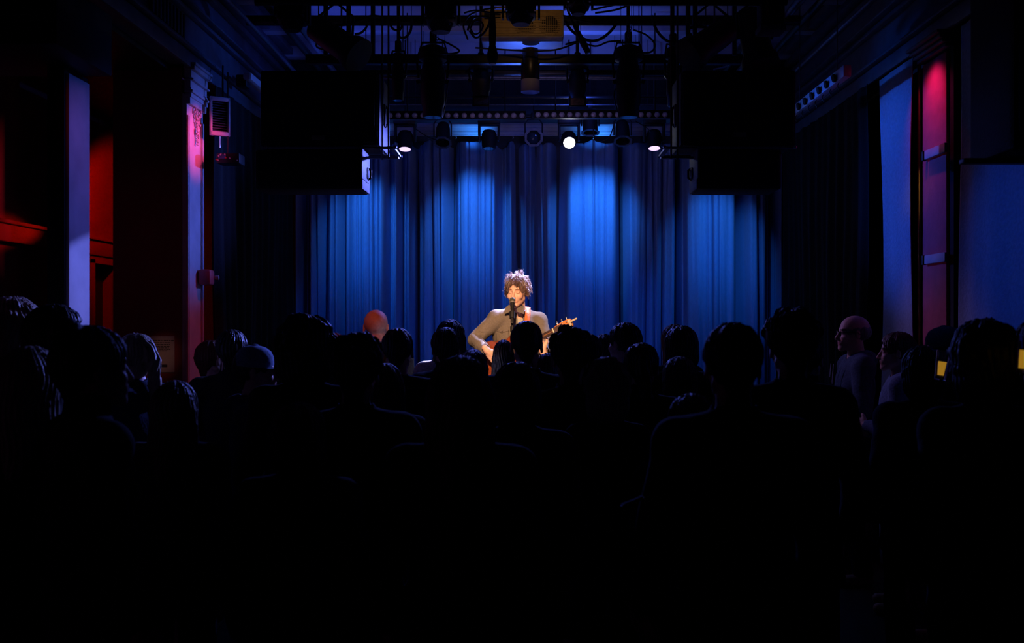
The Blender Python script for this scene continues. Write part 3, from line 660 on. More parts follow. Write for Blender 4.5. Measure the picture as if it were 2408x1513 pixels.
def d_ell(x, y, z, c, r, R=None):
    px, py, pz = x-c[0], y-c[1], z-c[2]
    if R is not None: px, py, pz = (R[0][0]*px+R[1][0]*py+R[2][0]*pz, R[0][1]*px+R[1][1]*py+R[2][1]*pz, R[0][2]*px+R[1][2]*py+R[2][2]*pz)
    k0 = np.sqrt((px/r[0])**2+(py/r[1])**2+(pz/r[2])**2)+1e-6
    k1 = np.sqrt((px/r[0]**2)**2+(py/r[1]**2)**2+(pz/r[2]**2)**2)+1e-6
    return k0*(k0-1)/k1
class Sdf:
    def __init__(s, xs, ys, zs):
        s.xs, s.ys, s.zs = xs, ys, zs; s.f = np.full((len(xs), len(ys), len(zs)), .5, np.float32)
    def _sl(s, lo, hi, m):
        out = []
        for ax, l, h in ((s.xs, lo[0], hi[0]), (s.ys, lo[1], hi[1]), (s.zs, lo[2], hi[2])):
            a = np.searchsorted(ax, l-m); b = np.searchsorted(ax, h+m)
            out.append(slice(max(0, a-1), min(len(ax), b+1)))
        return tuple(out)
    def _grid(s, sl):
        return s.xs[sl[0]][:, None, None], s.ys[sl[1]][None, :, None], s.zs[sl[2]][None, None, :]
    def apply(s, lo, hi, fn, k, op='u'):
        sl = s._sl(lo, hi, k+.03)
        if any(q.stop <= q.start for q in sl): return s
        x, y, z = s._grid(sl); d = fn(x, y, z); f = s.f[sl]
        s.f[sl] = smin(f, d, k) if op == 'u' else smax(f, -d, k)
        return s
    def cap(s, a, b, r1, r2=None, k=.02, op='u'):
        r2 = r1 if r2 is None else r2; r = max(r1, r2)
        lo = [min(a[i], b[i])-r for i in range(3)]; hi = [max(a[i], b[i])+r for i in range(3)]
        return s.apply(lo, hi, lambda x, y, z: d_cap(x, y, z, a, b, r1, r2), k, op)
    def ell(s, c, r, k=.02, op='u', R=None):
        m = max(r); return s.apply([c[i]-m for i in range(3)], [c[i]+m for i in range(3)], lambda x, y, z: d_ell(x, y, z, c, r, R), k, op)
    def plane(s, n, d, k=.004):
        """keep the side where n.p < d"""
        x, y, z = s._grid((slice(None),)*3); s.f = smax(s.f, (n[0]*x+n[1]*y+n[2]*z-d)+0*s.f, k); return s
    def noise(s, amp, fr, ph=0, az=1):
        x, y, z = s._grid((slice(None),)*3)
        s.f += amp*(np.sin(x*fr+ph+2*np.sin(z*fr*.31*az+ph))*np.sin(z*fr*.8*az+1.7*ph+1.5*np.sin(y*fr*.5))+.6*np.sin(y*fr*1.3+z*fr*.6*az+ph)); return s
    def mesh(s):
        f = s.f; xs, ys, zs = s.xs, s.ys, s.zs; nx, ny, nz = f.shape
        ins = f < 0
        cells = np.zeros((nx-1, ny-1, nz-1), bool); alls = np.ones_like(cells)
        for i in (0,1):
            for j in (0,1):
                for k in (0,1):
                    c = ins[i:nx-1+i, j:ny-1+j, k:nz-1+k]; cells |= c; alls &= c
        act = cells & ~alls; I = np.argwhere(act); idx = -np.ones(act.shape, np.int64); idx[act] = np.arange(len(I))
        acc = np.zeros((len(I), 3)); cnt = np.zeros(len(I))
        for ax in range(3):
            for u in (0,1):
                for v in (0,1):
                    o = [0,0,0]; oth = [q for q in range(3) if q != ax]; o[oth[0]] = u; o[oth[1]] = v
                    a = I+o; b = a.copy(); b[:, ax] += 1
                    fa = f[a[:,0], a[:,1], a[:,2]]; fb = f[b[:,0], b[:,1], b[:,2]]; m = (fa < 0) != (fb < 0)
                    t = fa/(fa-fb+1e-12)
                    pa = np.stack([xs[a[:,0]], ys[a[:,1]], zs[a[:,2]]], 1); pb = np.stack([xs[b[:,0]], ys[b[:,1]], zs[b[:,2]]], 1)
                    p = pa+(pb-pa)*t[:, None]; acc[m] += p[m]; cnt[m] += 1
        V = acc/np.maximum(cnt, 1)[:, None]; Q = []
        for ax in range(3):
            o1, o2 = [(1,2), (2,0), (0,1)][ax]
            sa = [slice(None)]*3; sb = [slice(None)]*3; sa[ax] = slice(0, -1); sb[ax] = slice(1, None)
            A = ins[tuple(sa)]; B = ins[tuple(sb)]; E_ = np.argwhere(A != B)
            ok = (E_[:, o1] > 0) & (E_[:, o2] > 0) & (E_[:, o1] < f.shape[o1]-1) & (E_[:, o2] < f.shape[o2]-1); E_ = E_[ok]
            fl = A[E_[:,0], E_[:,1], E_[:,2]]
            def cell(d1, d2):
                c = E_.copy(); c[:, o1] -= d1; c[:, o2] -= d2; return idx[c[:,0], c[:,1], c[:,2]]
            q = np.stack([cell(1,1), cell(0,1), cell(0,0), cell(1,0)], 1); q[~fl] = q[~fl][:, ::-1]; Q.append(q)
        return V, np.concatenate(Q)
def to_mesh(name, parts, mats, mi_fn=None, xf=None):
    """parts: list of (V,Q) joined in one mesh"""
    V = np.concatenate([p[0] for p in parts]); off = 0; Qs = []
    for v, q in parts: Qs.append(q+off); off += len(v)
    Q = np.concatenate(Qs); me = bpy.data.meshes.new(name)
    me.vertices.add(len(V)); me.vertices.foreach_set('co', V.astype(np.float32).ravel())
    me.loops.add(len(Q)*4); me.loops.foreach_set('vertex_index', Q.astype(np.int32).ravel())
    me.polygons.add(len(Q)); me.polygons.foreach_set('loop_start', np.arange(0, len(Q)*4, 4, dtype=np.int32))
    try: me.polygons.foreach_set('loop_total', np.full(len(Q), 4, np.int32))
    except Exception: pass
    me.polygons.foreach_set('use_smooth', np.ones(len(Q), bool))
    for m in (mats if isinstance(mats, (list, tuple)) else [mats]): me.materials.append(m)
    if mi_fn is not None:
        C_ = V[Q].mean(1); me.polygons.foreach_set('material_index', mi_fn(C_).astype(np.int32))
    me.update(calc_edges=True); me.validate(); return me

# head, in its own frame: eyes at z=0, face towards +y, 23.5 cm tall
def head_sdf(x, y, z, face=1, smile=0, fem=0):
    d = d_ell(x, y, z, (0, -.014, .032), (.0765, .097, .084))
    d = smin(d, d_ell(x, y, z, (0, .028, -.045), (.053, .064, .066)), .03)
    jw = .048 if not fem else .043
    for s in (-1, 1):
        d = smin(d, d_cap(x, y, z, (s*.051, -.005, -.055), (s*.016, .072, -.097), .012, .015), .025)
        d = smin(d, d_ell(x, y, z, (s*.036, .058, -.030), (.026, .026, .024)), .018)
    d = smin(d, d_ell(x, y, z, (0, .078, -.098), (.020, .017, .016)), .018)
    d = smin(d, d_cap(x, y, z, (-.030, .072, .022), (.030, .072, .022), .013, .013), .014)
    for s in (-1, 1): d = smax(d, -d_ell(x, y, z, (s*.032, .098, .002), (.019, .018, .014)), .010)
    for s in (-1, 1): d = smin(d, d_ell(x, y, z, (s*.031, .0705, .0), (.0145, .0125, .0115)), .004)
    d = smin(d, d_cap(x, y, z, (0, .084, .010), (0, .108, -.034), .0075, .0115), .010)
    for s in (-1, 1): d = smin(d, d_ell(x, y, z, (s*.0125, .096, -.038), (.008, .010, .0075)), .006)
    d = smin(d, d_ell(x, y, z, (0, .080, -.062), (.030, .018, .020)), .014)
    mw = .025+.006*smile; up = .008*smile
    d = smin(d, d_cap(x, y, z, (0, .0945, -.0585), (mw*.9, .081, -.061+up), .0052, .003), .004)
    d = smin(d, d_cap(x, y, z, (0, .0945, -.0585), (-mw*.9, .081, -.061+up), .0052, .003), .004)
    d = smin(d, d_cap(x, y, z, (-mw*.6, .088, -.072+up*.5), (mw*.6, .088, -.072+up*.5), .0058, .0058), .005)
    for s in (-1, 1): d = smax(d, -d_cap(x, y, z, (0, .101, -.0655), (s*mw, .085, -.064+up), .0016, .0016), .003)
    if smile:
        for s in (-1, 1):
            d = smin(d, d_ell(x, y, z, (s*.037, .064, -.034), (.016, .017, .013)), .012)
            d = smax(d, -d_cap(x, y, z, (s*.020, .102, -.042), (s*.036, .088, -.066), .002, .002), .006)
    for s in (-1, 1):
        e = d_ell(x, y, z, (s*.079, -.012, -.008), (.009, .018, .031), R=((1, s*.35, 0), (-s*.35, 1, 0), (0, 0, 1)))
        e = smax(e, -d_ell(x, y, z, (s*.090, -.006, -.004), (.008, .010, .018)), .005)
        d = smin(d, e, .007)
    return d
SKIN = mat('skin', (.62, .36, .26), .55, 0, 60, .10, .05); LIP = mat('lip_skin', (.50, .19, .15), .5, 0, 50, .08)
BROW = mat('brow_hair', (.12, .055, .03), .8, 0, 90, .3)
class Frame:
    """head pose: centre c and rotation matrix R"""
    def __init__(s, c, R): s.c = Vector(c); s.R = R
    def put(s, p): return s.c + s.R @ Vector(p)
    def local(s, x, y, z):
        R = s.R; px, py, pz = x-s.c.x, y-s.c.y, z-s.c.z
        return (R[0][0]*px+R[1][0]*py+R[2][0]*pz, R[0][1]*px+R[1][1]*py+R[2][1]*pz, R[0][2]*px+R[1][2]*py+R[2][2]*pz)
def hand_sdf(S, fr, curl, side, k=.004):
    """hand in a frame: wrist at origin, fingers along -z, palm facing +y ; side +1/-1 puts the thumb on +-x"""
    g = lambda *p: tuple(fr.put(p))
    S.cap(g(0, 0, .03), g(0, 0, -.02), .024, .024, .012)
    S.cap(g(-.020, 0, -.03), g(-.024, .002, -.085), .016, .013, .012); S.cap(g(.020, 0, -.03), g(.024, .002, -.085), .016, .013, .012); S.cap(g(0, -.002, -.03), g(0, 0, -.088), .017, .014, .012)
    L = (.040, .045, .042, .032); X = (.030, .010, -.010, -.029)
    for i in range(4):
        x = X[i]*side; a = Vector((x, .002, -.088+.004*abs(i-1.3))); l = L[i]; c = curl if not isinstance(curl, (list, tuple)) else curl[i]
        ang = c*.75; pts = [a]
        for q, f in enumerate((1.0, .68, .55)):
            d_ = Vector((x*.25, math.sin(ang), -math.cos(ang))).normalized(); pts.append(pts[-1]+d_*l*f); ang += c*(1.0 if q == 0 else .8)
        rr = (.0098, .0090, .0082, .0068)
        for q in range(3): S.cap(g(*pts[q]), g(*pts[q+1]), rr[q]*(.86 if i == 3 else 1), rr[q+1]*(.86 if i == 3 else 1), k)
    S.cap(g(side*.022, .004, -.018), g(side*.047, .018, -.050), .015, .012, .010); S.cap(g(side*.047, .018, -.050), g(side*.052, .034, -.080), .011, .0085, k)
def limbs(S, J, grow=0., arms=True, legs=True, k=.03):
    """trunk, arms and legs; J: joint dictionary; grow: extra radius"""
    g = grow
    S.ell(J['chest'], (.165+g, .105+g, .20+g), k); S.cap(J['shl'], J['shr'], .058+g, .058+g, k)
    S.ell(J['belly'], (.145+g, .105+g, .17+g), k); S.ell(J['hip'], (.165+g, .118+g, .13+g), k)
    n = J['neck']; S.cap(n, J['shl'], .050+g*.6, .045+g, k); S.cap(n, J['shr'], .050+g*.6, .045+g, k)
    if arms:
        for s in 'lr':
            S.cap(J['sh'+s], J['el'+s], .054+g, .043+g, .02); S.cap(J['el'+s], J['wr'+s], .042+g, .028+g, .015)
    if legs:
        for s, sx in (('l', -1), ('r', 1)):
            kn = J['kn'+s]; an = J['an'+s]
            S.cap((sx*.09+J['hip'][0], J['hip'][1], J['hip'][2]-.02), kn, .088+g, .056+g, .03); S.cap(kn, an, .056+g, .038+g, .02)
            S.cap((an[0], an[1]-.03, .04), (an[0]*1.1, an[1]+.14, .035), .040+g*.5, .034+g*.5, .02)
def std_joints(pose=0, w=1.0):
    J = dict(chest=(0, 0, 1.27), belly=(0, .005, 1.08), hip=(0, 0, .95), neck=(0, -.02, 1.47), shl=(-.172*w, -.01, 1.415), shr=(.172*w, -.01, 1.415),
             knl=(-.10, .02, .50), knr=(.10, .02, .50), anl=(-.11, -.02, .09), anr=(.11, -.02, .09))
    if pose == 0: J.update(ell=(-.245*w, -.035, 1.13), elr=(.245*w, -.035, 1.13), wrl=(-.245*w, .07, .90), wrr=(.245*w, .07, .90))
    else: J.update(ell=(-.25*w, .02, 1.14), elr=(.25*w, .02, 1.14), wrl=(-.03, .19, 1.17), wrr=(.03, .21, 1.12))
    return J
def body_grid(x=.36, y0=-.22, y1=.36, z0=-.02, z1=1.80, c=.0135, hc=(0, 0, 1.635), hf=.0042, hr=.115):
    return (axis_pts([-x, (hc[0]-hr, c), (hc[0]+hr, hf), (x, c)]), axis_pts([y0, (hc[1]-.11, c), (hc[1]+.125, hf), (y1, c)]), axis_pts([z0, (hc[2]-.14, c), (hc[2]+.13, hf), (z1, c)]))
def make_body(name, pose=0, fem=0, hf=.0055):
    hc = (0, .012, 1.635); J = std_joints(pose, .93 if fem else 1.0)
    S = Sdf(*body_grid(hc=hc, hf=hf)); limbs(S, J, 0)
    S.cap((0, -.015, 1.44), (0, .0, 1.58), .056-.006*fem, .052-.006*fem, .02)
    fr = Frame(hc, Matrix.Identity(3))
    S.apply([hc[0]-.12, hc[1]-.14, hc[2]-.14], [hc[0]+.12, hc[1]+.14, hc[2]+.14], lambda x, y, z: head_sdf(*fr.local(x, y, z), fem=fem), .012)
    parts = [S.mesh()]
    for s, sx in (('l', -1), ('r', 1)):
        w_ = Vector(J['wr'+s]); e = Vector(J['el'+s]); dd = (w_-e).normalized()
        z_ = -dd; y_ = Vector((-sx, 0, 0)) if pose == 0 else Vector((0, -1, 0)); y_ = (y_-z_*y_.dot(z_)).normalized(); x_ = y_.cross(z_)
        R = Matrix((x_, y_, z_)).transposed(); f2 = Frame(w_, R); m = .20
        H = Sdf(*[np.arange(w_[i]-m, w_[i]+m, .005, dtype=np.float32) for i in range(3)]); hand_sdf(H, f2, .5, -sx if pose == 0 else sx)
        H.cap(tuple(w_), tuple(w_-dd*.08), .027, .030, .01); parts.append(H.mesh())
    def mi(C_):
        q = C_-np.array(hc); lip = (np.abs(q[:,0]) < .024) & (q[:,2] < -.054) & (q[:,2] > -.077) & (q[:,1] > .086)
        br = (np.abs(np.abs(q[:,0])-.033) < .019) & (np.abs(q[:,2]-.024+.1*(np.abs(q[:,0])-.033)) < .0045) & (q[:,1] > .06)
        return np.where(lip, 1, np.where(br, 2, 0))
    return to_mesh(name, parts, [SKIN, LIP, BROW], mi)
def make_top(name, m, pose=0, fem=0, grow=.016, kind='jacket', seed=0):
    J = std_joints(pose, .93 if fem else 1.0)
    S = Sdf(axis_pts([-.38, (.38, .012)]), axis_pts([-.24, (.36, .012)]), axis_pts([.74, (1.74, .011)]))
    limbs(S, J, grow, True, False)
    S.noise(.0032, 26, seed, .7); S.noise(.0014, 60, seed+2)
    if kind in ('jacket', 'coat'): S.cap((0, -.01, 1.46), (0, -.008, 1.535), .074, .066, .012)
    elif kind == 'hoodie': S.cap((-.09, -.05, 1.475), (.09, -.05, 1.475), .045, .045, .03); S.cap((0, -.09, 1.46), (0, -.085, 1.40), .06, .045, .03)
    elif kind == 'sweater': S.cap((0, -.012, 1.45), (0, -.008, 1.505), .068, .062, .012)
    elif kind == 'hood':   # hood pulled up over the head
        S.ell((0, -.012, 1.655), (.112, .132, .135), .03); S.cap((0, -.03, 1.46), (0, -.02, 1.60), .09, .10, .04); S.ell((0, .12, 1.63), (.085, .10, .12), .01, 's')
    if kind != 'hood': S.cap((0, -.008, 1.46), (0, -.006, 1.66), .058-.006*fem, .062, .004, 's')
    hem = {'jacket': .86, 'coat': .76, 'hoodie': .88, 'sweater': .90, 'hood': .84}[kind]
    if kind == 'coat': S.cap((0, 0, .98), (0, 0, .78), .175, .20, .03)
    S.plane((0, 0, -1), -hem, .006)
    # sleeve ends open at the wrist
    for s in 'lr':
        w_ = Vector(J['wr'+s]); e = Vector(J['el'+s]); dd = (w_-e).normalized(); S.cap(tuple(w_+dd*.012), tuple(w_+dd*.10), .045, .05, .003, 's')
    return to_mesh(name, [S.mesh()], m)
def make_trousers(name, m, grow=.014):
    J = std_joints(); S = Sdf(axis_pts([-.30, (.30, .014)]), axis_pts([-.20, (.24, .014)]), axis_pts([.0, (1.04, .014)]))
    g = grow; S.ell(J['hip'], (.165+g, .118+g, .13+g), .03)
    for s, sx in (('l', -1), ('r', 1)):
        kn = J['kn'+s]; an = J['an'+s]; S.cap((sx*.09, 0, .93), kn, .088+g, .060+g, .03); S.cap(kn, an, .060+g, .052+g, .02)
    S.noise(.003, 30, 1); S.plane((0, 0, 1), 1.0); S.plane((0, 0, -1), -.06); return to_mesh(name, [S.mesh()], m)
# hair styles, in the head frame
def hair_mesh(name, style, m, seed=0, res=.0055):
    zlo = {'long': -.42, 'verylong': -.52, 'bob': -.20, 'curly': -.20, 'ponytail': -.36}.get(style, -.16)
    S = Sdf(axis_pts([-.17, (.17, res)]), axis_pts([-.24, (.15, res)]), axis_pts([zlo, (.19, res)]))
    c = (0, -.016, .036)
    if style == 'short': S.ell(c, (.088, .108, .094), .01); S.cap((0, -.085, .0), (0, -.065, -.085), .038, .028, .04)
    elif style == 'crop': S.ell(c, (.082, .103, .089), .01); S.cap((0, -.08, .0), (0, -.062, -.07), .034, .026, .04)
    elif style == 'fringe_ring': S.ell((0, -.02, .01), (.083, .100, .066), .01)
    elif style == 'messy':
        S.ell((0, -.018, .048), (.099, .116, .100), .01); S.cap((0, -.08, .0), (0, -.07, -.085), .05, .034, .04)
        rr = random.Random(seed)
        for i in range(26):
            a = rr.uniform(0, 6.28); e = rr.uniform(.1, 1.3); p = (.095*math.cos(a)*math.cos(e), -.018+.11*math.sin(a)*math.cos(e), .048+.098*math.sin(e)); S.ell(p, (.022, .022, .018), .015)
    elif style == 'curly':
        S.ell((0, -.02, .045), (.112, .125, .108), .01); S.ell((0, -.05, -.06), (.118, .09, .095), .05)
        rr = random.Random(seed)
        for i in range(70):
            a = rr.uniform(0, 6.28); e = rr.uniform(-.9, 1.4); p = (.112*math.cos(a)*math.cos(e), -.025+.122*math.sin(a)*math.cos(e), .03+.112*math.sin(e)); S.ell(p, (.020, .020, .018), .012)
    elif style in ('long', 'verylong'):
        e = -.30 if style == 'long' else -.42
        S.ell(c, (.091, .111, .096), .01); S.cap((0, -.055, .0), (0, -.085, e), .088, .055, .04)
        for s in (-1, 1): S.cap((s*.060, -.03, -.02), (s*.085, -.050, e*.75), .042, .034, .03); S.cap((s*.085, -.05, e*.75), (s*.09, -.03, e*.95), .034, .012, .02)
    elif style == 'bob': S.ell(c, (.094, .113, .098), .01); S.ell((0, -.035, -.055), (.098, .085, .095), .05)
    elif style == 'ponytail':
        S.ell(c, (.086, .106, .091), .01); S.cap((0, -.085, .0), (0, -.065, -.075), .036, .026, .04)
        S.cap((0, -.12, .045), (0, -.145, -.02), .030, .034, .02); S.cap((0, -.145, -.02), (.012, -.140, -.14), .034, .030, .02); S.cap((.012, -.140, -.14), (.02, -.115, -.27), .030, .012, .02)
    elif style == 'bun': S.ell(c, (.088, .109, .094), .01); S.cap((0, -.085, .0), (0, -.065, -.075), .036, .026, .04); S.ell((0, -.085, .115), (.045, .045, .038), .012)
    # strands
    x, y, z = S._grid((slice(None),)*3); ang = np.arctan2(x, -(y+.016)+1e-4)
    S.f += ((.0016 if style in ('crop', 'fringe_ring') else .0032)*np.sin(ang*34+3*np.sin(z*24+seed)+seed)+.0018*np.sin(ang*71+z*30+seed*3)+.0022*np.sin(ang*9+z*14+seed)).astype(np.float32)
    # clear the face, keep a hairline
    top = .052 if style not in ('fringe_ring',) else .2
    S.ell((0, .105, -.045), (.066, .092, .108), .012, 's')
    if style in ('short', 'crop', 'messy', 'ponytail', 'bun', 'fringe_ring'):
        for s in (-1, 1): S.ell((s*.085, .030, -.065), (.035, .065, .075), .01, 's')
        for s in (-1, 1): S.ell((s*.088, -.008, -.020), (.018, .022, .036), .008, 's')
    if style == 'fringe_ring': S.ell((0, .03, .11), (.12, .125, .085), .012, 's')
    return to_mesh(name, [S.mesh()], m)
# ------------------------------------------------------------ the audience
def hm(name, c): return mat(name, c, .5, 0, 40, .35, .25, stretch=(6, 6, 1), spec=.45)
H_dark = hm('dark_brown_hair', (.020, .013, .010)); H_black = hm('black_hair', (.008, .007, .007)); H_brown = hm('brown_hair', (.07, .04, .025))
H_blond = hm('blond_hair', (.30, .24, .17)); H_red = hm('auburn_hair', (.16, .05, .025)); H_grey = hm('grey_hair', (.14, .14, .14))
def cm(name, c): return mat(name, c, .92, 0, 70, .25, .3, spec=.2)
C_black = cm('black_jersey', (.012, .012, .013)); C_navy = cm('navy_cotton', (.02, .03, .06)); C_grey = cm('charcoal_wool', (.03, .03, .033)); C_denim = cm('dark_denim', (.02, .025, .04))
C_olive = cm('dark_olive_cotton', (.025, .026, .018)); C_plum = cm('dark_plum_knit', (.03, .012, .02)); C_white = cm('white_cotton', (.70, .68, .66)); C_blue = cm('steel_blue_fleece', (.16, .24, .36)); C_teal = cm('dark_teal_cotton', (.06, .10, .14))
BOD = {(0,0): make_body('body', 0, 0), (1,0): make_body('body', 1, 0), (0,1): make_body('body', 0, 1), (1,1): make_body('body', 1, 1)}
TROU = make_trousers('trousers', C_denim)
TOPS = {}
def top_mesh(kind, pose, fem):
    k = (kind, pose, fem)
    if k not in TOPS: TOPS[k] = make_top('top', C_black, pose, fem, kind=kind, seed=len(TOPS))
    return TOPS[k]
HAIRS = {}
def hair(style, m, v=0):
    k = (style, v)
    if k not in HAIRS: HAIRS[k] = hair_mesh('hair', style, m, seed=v*3+1)
    return HAIRS[k]
HC = Vector((0, .012, 1.635))
def mesh_obj(name, me, parent, loc=(0,0,0), m=None, rot=None):
    o = bpy.data.objects.new(name, me); link(o, parent); o.location = loc
    if rot: o.rotation_euler = rot
    if m is not None:
        o.material_slots[0].link = 'OBJECT'; o.material_slots[0].material = m
    return o
def glasses(parent, hc=HC):
    b = MB()
    for s in (-1, 1):
        pts = [(s*.034+.024*math.cos(a), .097-.004*abs(math.cos(a)), -.004+.019*math.sin(a)) for a in [k*math.pi/8 for k in range(17)]]
        b.tube(pts, .0022, 6, False); b.tube([(s*.058, .093, .004), (s*.078, .06, .006), (s*.084, -.01, .004), (s*.083, -.03, -.012)], .0022, 6)
    b.tube([(-.011, .099, .0), (0, .103, .003), (.011, .099, 0)], .0022, 6)
    o = b.build('glasses', M_blackmetal, parent); o.location = hc; return o
def cap_hat(parent, m, back=False):
    b = MB(); R = rotm(-.08, 0, math.pi if back else 0)
    b.lathe([(.098,.028),(.099,.05),(.094,.085),(.078,.112),(.05,.129),(.015,.137),(.012,.142),(.002,.143)], (0,-.014,0), R, 26)
    pts = []; n = 14
    for k in range(n+1):
        a = math.pi*k/n; pts.append((.082*math.cos(a), .055+.105*math.sin(a)))
    vs = [Vector((x, y, .034-.9*x*x)) for x, y in pts]+[Vector((x*.9, .05, .030)) for x, y in pts]
    vs2 = [v-Vector((0,0,.004)) for v in vs]; allv = [R @ v+Vector((0,-.014,0)) for v in vs+vs2]; m_ = len(vs); fs = []
    for k in range(n): fs += [(k, k+1, n+1+k+1, n+1+k), (m_+k+1, m_+k, m_+n+1+k, m_+n+1+k+1), (k+1, k, m_+k, m_+k+1)]
    b.add(allv, fs, False); o = b.build('cap', m, parent); o.location = HC; return o
def beanie(parent, m):
    b = MB(); b.lathe([(.094,-.01),(.103,-.008),(.105,.02),(.103,.045),(.101,.048),(.100,.08),(.086,.115),(.05,.140),(.015,.148),(.001,.149)], (0,-.018,.02), rotm(.12), 28)
    o = b.build('beanie', m, parent); o.location = HC; return o
NP = 0
def person(px, top, d, style, hm_, kind, cmat, label, fem=0, pose=0, yaw=0, sc_=None, v=0, extra=(), xs=1.0, full=1.765):
    """label: the description; top: pixel row of the crown; yaw: turn to the right, degrees"""
    global NP; NP += 1
    h = EYE+(CY-top)*d/F; s = h/full; x = (px-CX)*d/F
    t = thing('person', label, 'person', (x, d, 0), (0, 0, -math.radians(yaw)), 'standing audience'); 
    t.scale = (s*xs, s*xs, s)
    mesh_obj('body', BOD[(pose, fem)], t)
    mesh_obj({'jacket': 'jacket', 'coat': 'coat', 'hoodie': 'hoodie', 'sweater': 'sweater', 'hood': 'hooded_jacket'}[kind], top_mesh(kind, pose, fem), t, m=cmat)
    mesh_obj('trousers', TROU, t)
    if style: mesh_obj('hair', hair(style, hm_, v), t, HC, m=hm_)
    for e in extra:
        if e == 'glasses': glasses(t)
        elif e == 'cap': cap_hat(t, C_grey)
        elif e == 'palecap': cap_hat(t, C_blue)
        elif e == 'beanie': beanie(t, C_grey)
        elif e == 'clip':
            MB().tube([(-.03, -.125, .05), (0, -.137, .055), (.03, -.125, .05)], .009, 8).tube([(-.025, -.13, .038), (0, -.145, .03), (.025, -.13, .038)], .007, 8).build('hair_clip', M_darklens, t).location = HC
        elif e == 'bighat': pass
        elif e == 'earrings':
            MB().lathe([(.002,-.01),(.006,0),(.006,.008),(.002,.012)], (-.083, -.005, -.050), None, 10).lathe([(.002,-.01),(.006,0),(.006,.008),(.002,.012)], (.083, -.005, -.050), None, 10).build('earrings', mat('gold', (.7,.45,.12), .2, 1), t).location = HC
        elif e == 'drawstring':
            MB().tube([(-.03, .135, -.20), (-.032, .142, -.30)], .003, 6).tube([(.03, .135, -.20), (.034, .142, -.29)], .003, 6).lathe([(.004,0),(.005,.02),(.003,.03)], (-.032, .142, -.33), None, 8).build('drawstring', M_white, t).location = HC
    return t
S_ = person
S_(35, 712, 4.6, 'curly', H_blond, 'jacket', C_black, 'person with pale curly hair at the far left edge, facing the stage', 1, yaw=35, v=1)
S_(130, 717, 4.15, 'long', H_dark, 'coat', C_black, 'person in glasses with dark hair seen in profile, second from the left edge', 1, yaw=72, extra=('glasses',))
S_(72, 815, 3.25, 'long', H_blond, 'coat', C_black, 'person with long straight hair in the lower left corner, nearest the edge', 1, v=1)
S_(212, 765, 2.85, 'bun', H_dark, 'jacket', C_black, 'person with hair in a high messy bun in front of the violet column', 1, yaw=48, v=1)
S_(318, 782, 4.9, 'ponytail', H_blond, 'sweater', C_navy, 'blond person with clipped ponytail beside the paper notice', 1, yaw=-62, v=1, extra=('clip',))
S_(412, 897, 3.7, 'long', H_brown, 'coat', C_grey, 'short person with long brown hair in front of the base of the pink pilaster', 1, v=2)
S_(497, 800, 5.9, 'short', H_red, 'sweater', C_plum, 'person with a red lit ear just right of the pink pilaster', 0, yaw=40, v=1)
S_(545, 775, 5.45, 'short', H_black, 'jacket', C_black, 'dark haired person in black, left of the person in the pale peaked cap', 0, v=0)
S_(597, 815, 4.55, 'crop', H_dark, 'hoodie', C_navy, 'person in a pale peaked cap facing right, left of the curtain edge', 0, extra=('palecap',), yaw=78)
S_(718, 753, 4.0, 'curly', H_black, 'coat', C_black, 'person with big dark curls below the left edge of the blue curtain', 1, v=2)
S_(786, 783, 6.35, 'short', H_red, 'sweater', C_grey, 'person with a little reddish hair showing, left of the bald head', 0, v=2)
S_(884, 728, 6.6, None, None, 'coat', C_black, 'bald person with an orange lit scalp in the front row', 0, full=1.752)
S_(838, 798, 3.5, 'messy', H_black, 'jacket', C_black, 'broad dark haired person standing in front of the bald one', 0, v=1)
S_(905, 855, 4.5, 'long', H_brown, 'jacket', C_grey, 'low long haired person with a blue rim of light down the right of the head', 1, v=3)
S_(935, 769, 5.0, 'crop', H_black, 'sweater', C_black, 'person with cropped dark hair and an ear showing, just right of the bald head', 0, v=1)
S_(1059, 752, 6.35, 'long', H_dark, 'sweater', C_white, 'dark haired person in a white top in the front row left of the singer', 1, v=4)
S_(1049, 770, 5.65, 'short', H_dark, 'jacket', C_black, 'dark haired person directly behind the one in the white top', 1, v=3)
S_(1113, 822, 6.05, 'long', H_brown, 'sweater', C_plum, 'short brown haired person just below the elbow of the singer', 1, v=5)
S_(1083, 838, 2.8, 'verylong', H_brown, 'coat', C_grey, 'large near person with very long loose hair left of centre', 1, v=1)
S_(1238, 752, 4.8, 'crop', H_black, 'jacket', C_black, 'short haired person whose head covers the body of the guitar', 0, v=2, xs=.97)
S_(1184, 800, 6.6, 'long', H_black, 'sweater', C_black, 'small long haired person in front of the strumming hand', 1, v=6, xs=.8)
S_(1215, 853, 3.55, 'bob', H_black, 'coat', C_black, 'low person with a rounded bob at the centre of the crowd', 1, v=1)
S_(1342, 778, 4.25, 'messy', H_black, 'jacket', C_black, 'person with tousled dark hair below the guitar headstock', 0, v=2, xs=.93)
S_(1382, 785, 5.2, 'short', H_dark, 'jacket', C_navy, 'person half hidden just right of the tousled head under the headstock', 0, v=4, xs=.93)
S_(1287, 832, 5.9, 'bob', H_brown, 'jacket', C_plum, 'tiny head low under the fretting hand of the singer', 1, v=2, xs=.85)
S_(1420, 785, 6.45, 'short', H_dark, 'sweater', C_plum, 'front row person with orange lit neckline right of the headstock', 0, v=5, xs=.85)
S_(1470, 758, 5.75, 'short', H_black, 'jacket', C_blue, 'short haired person with a blue lit collar, head turned slightly left', 0, yaw=-38, v=6)
S_(1508, 805, 4.5, 'ponytail', H_dark, 'jacket', C_black, 'person with tied dark hair in front of the blue collared one', 1, v=2)
S_(1428, 853, 3.9, 'curly', H_blond, 'sweater', C_black, 'low person with fair fluffy hair rimmed by light, right of the tousled head', 1, v=3, xs=.82)
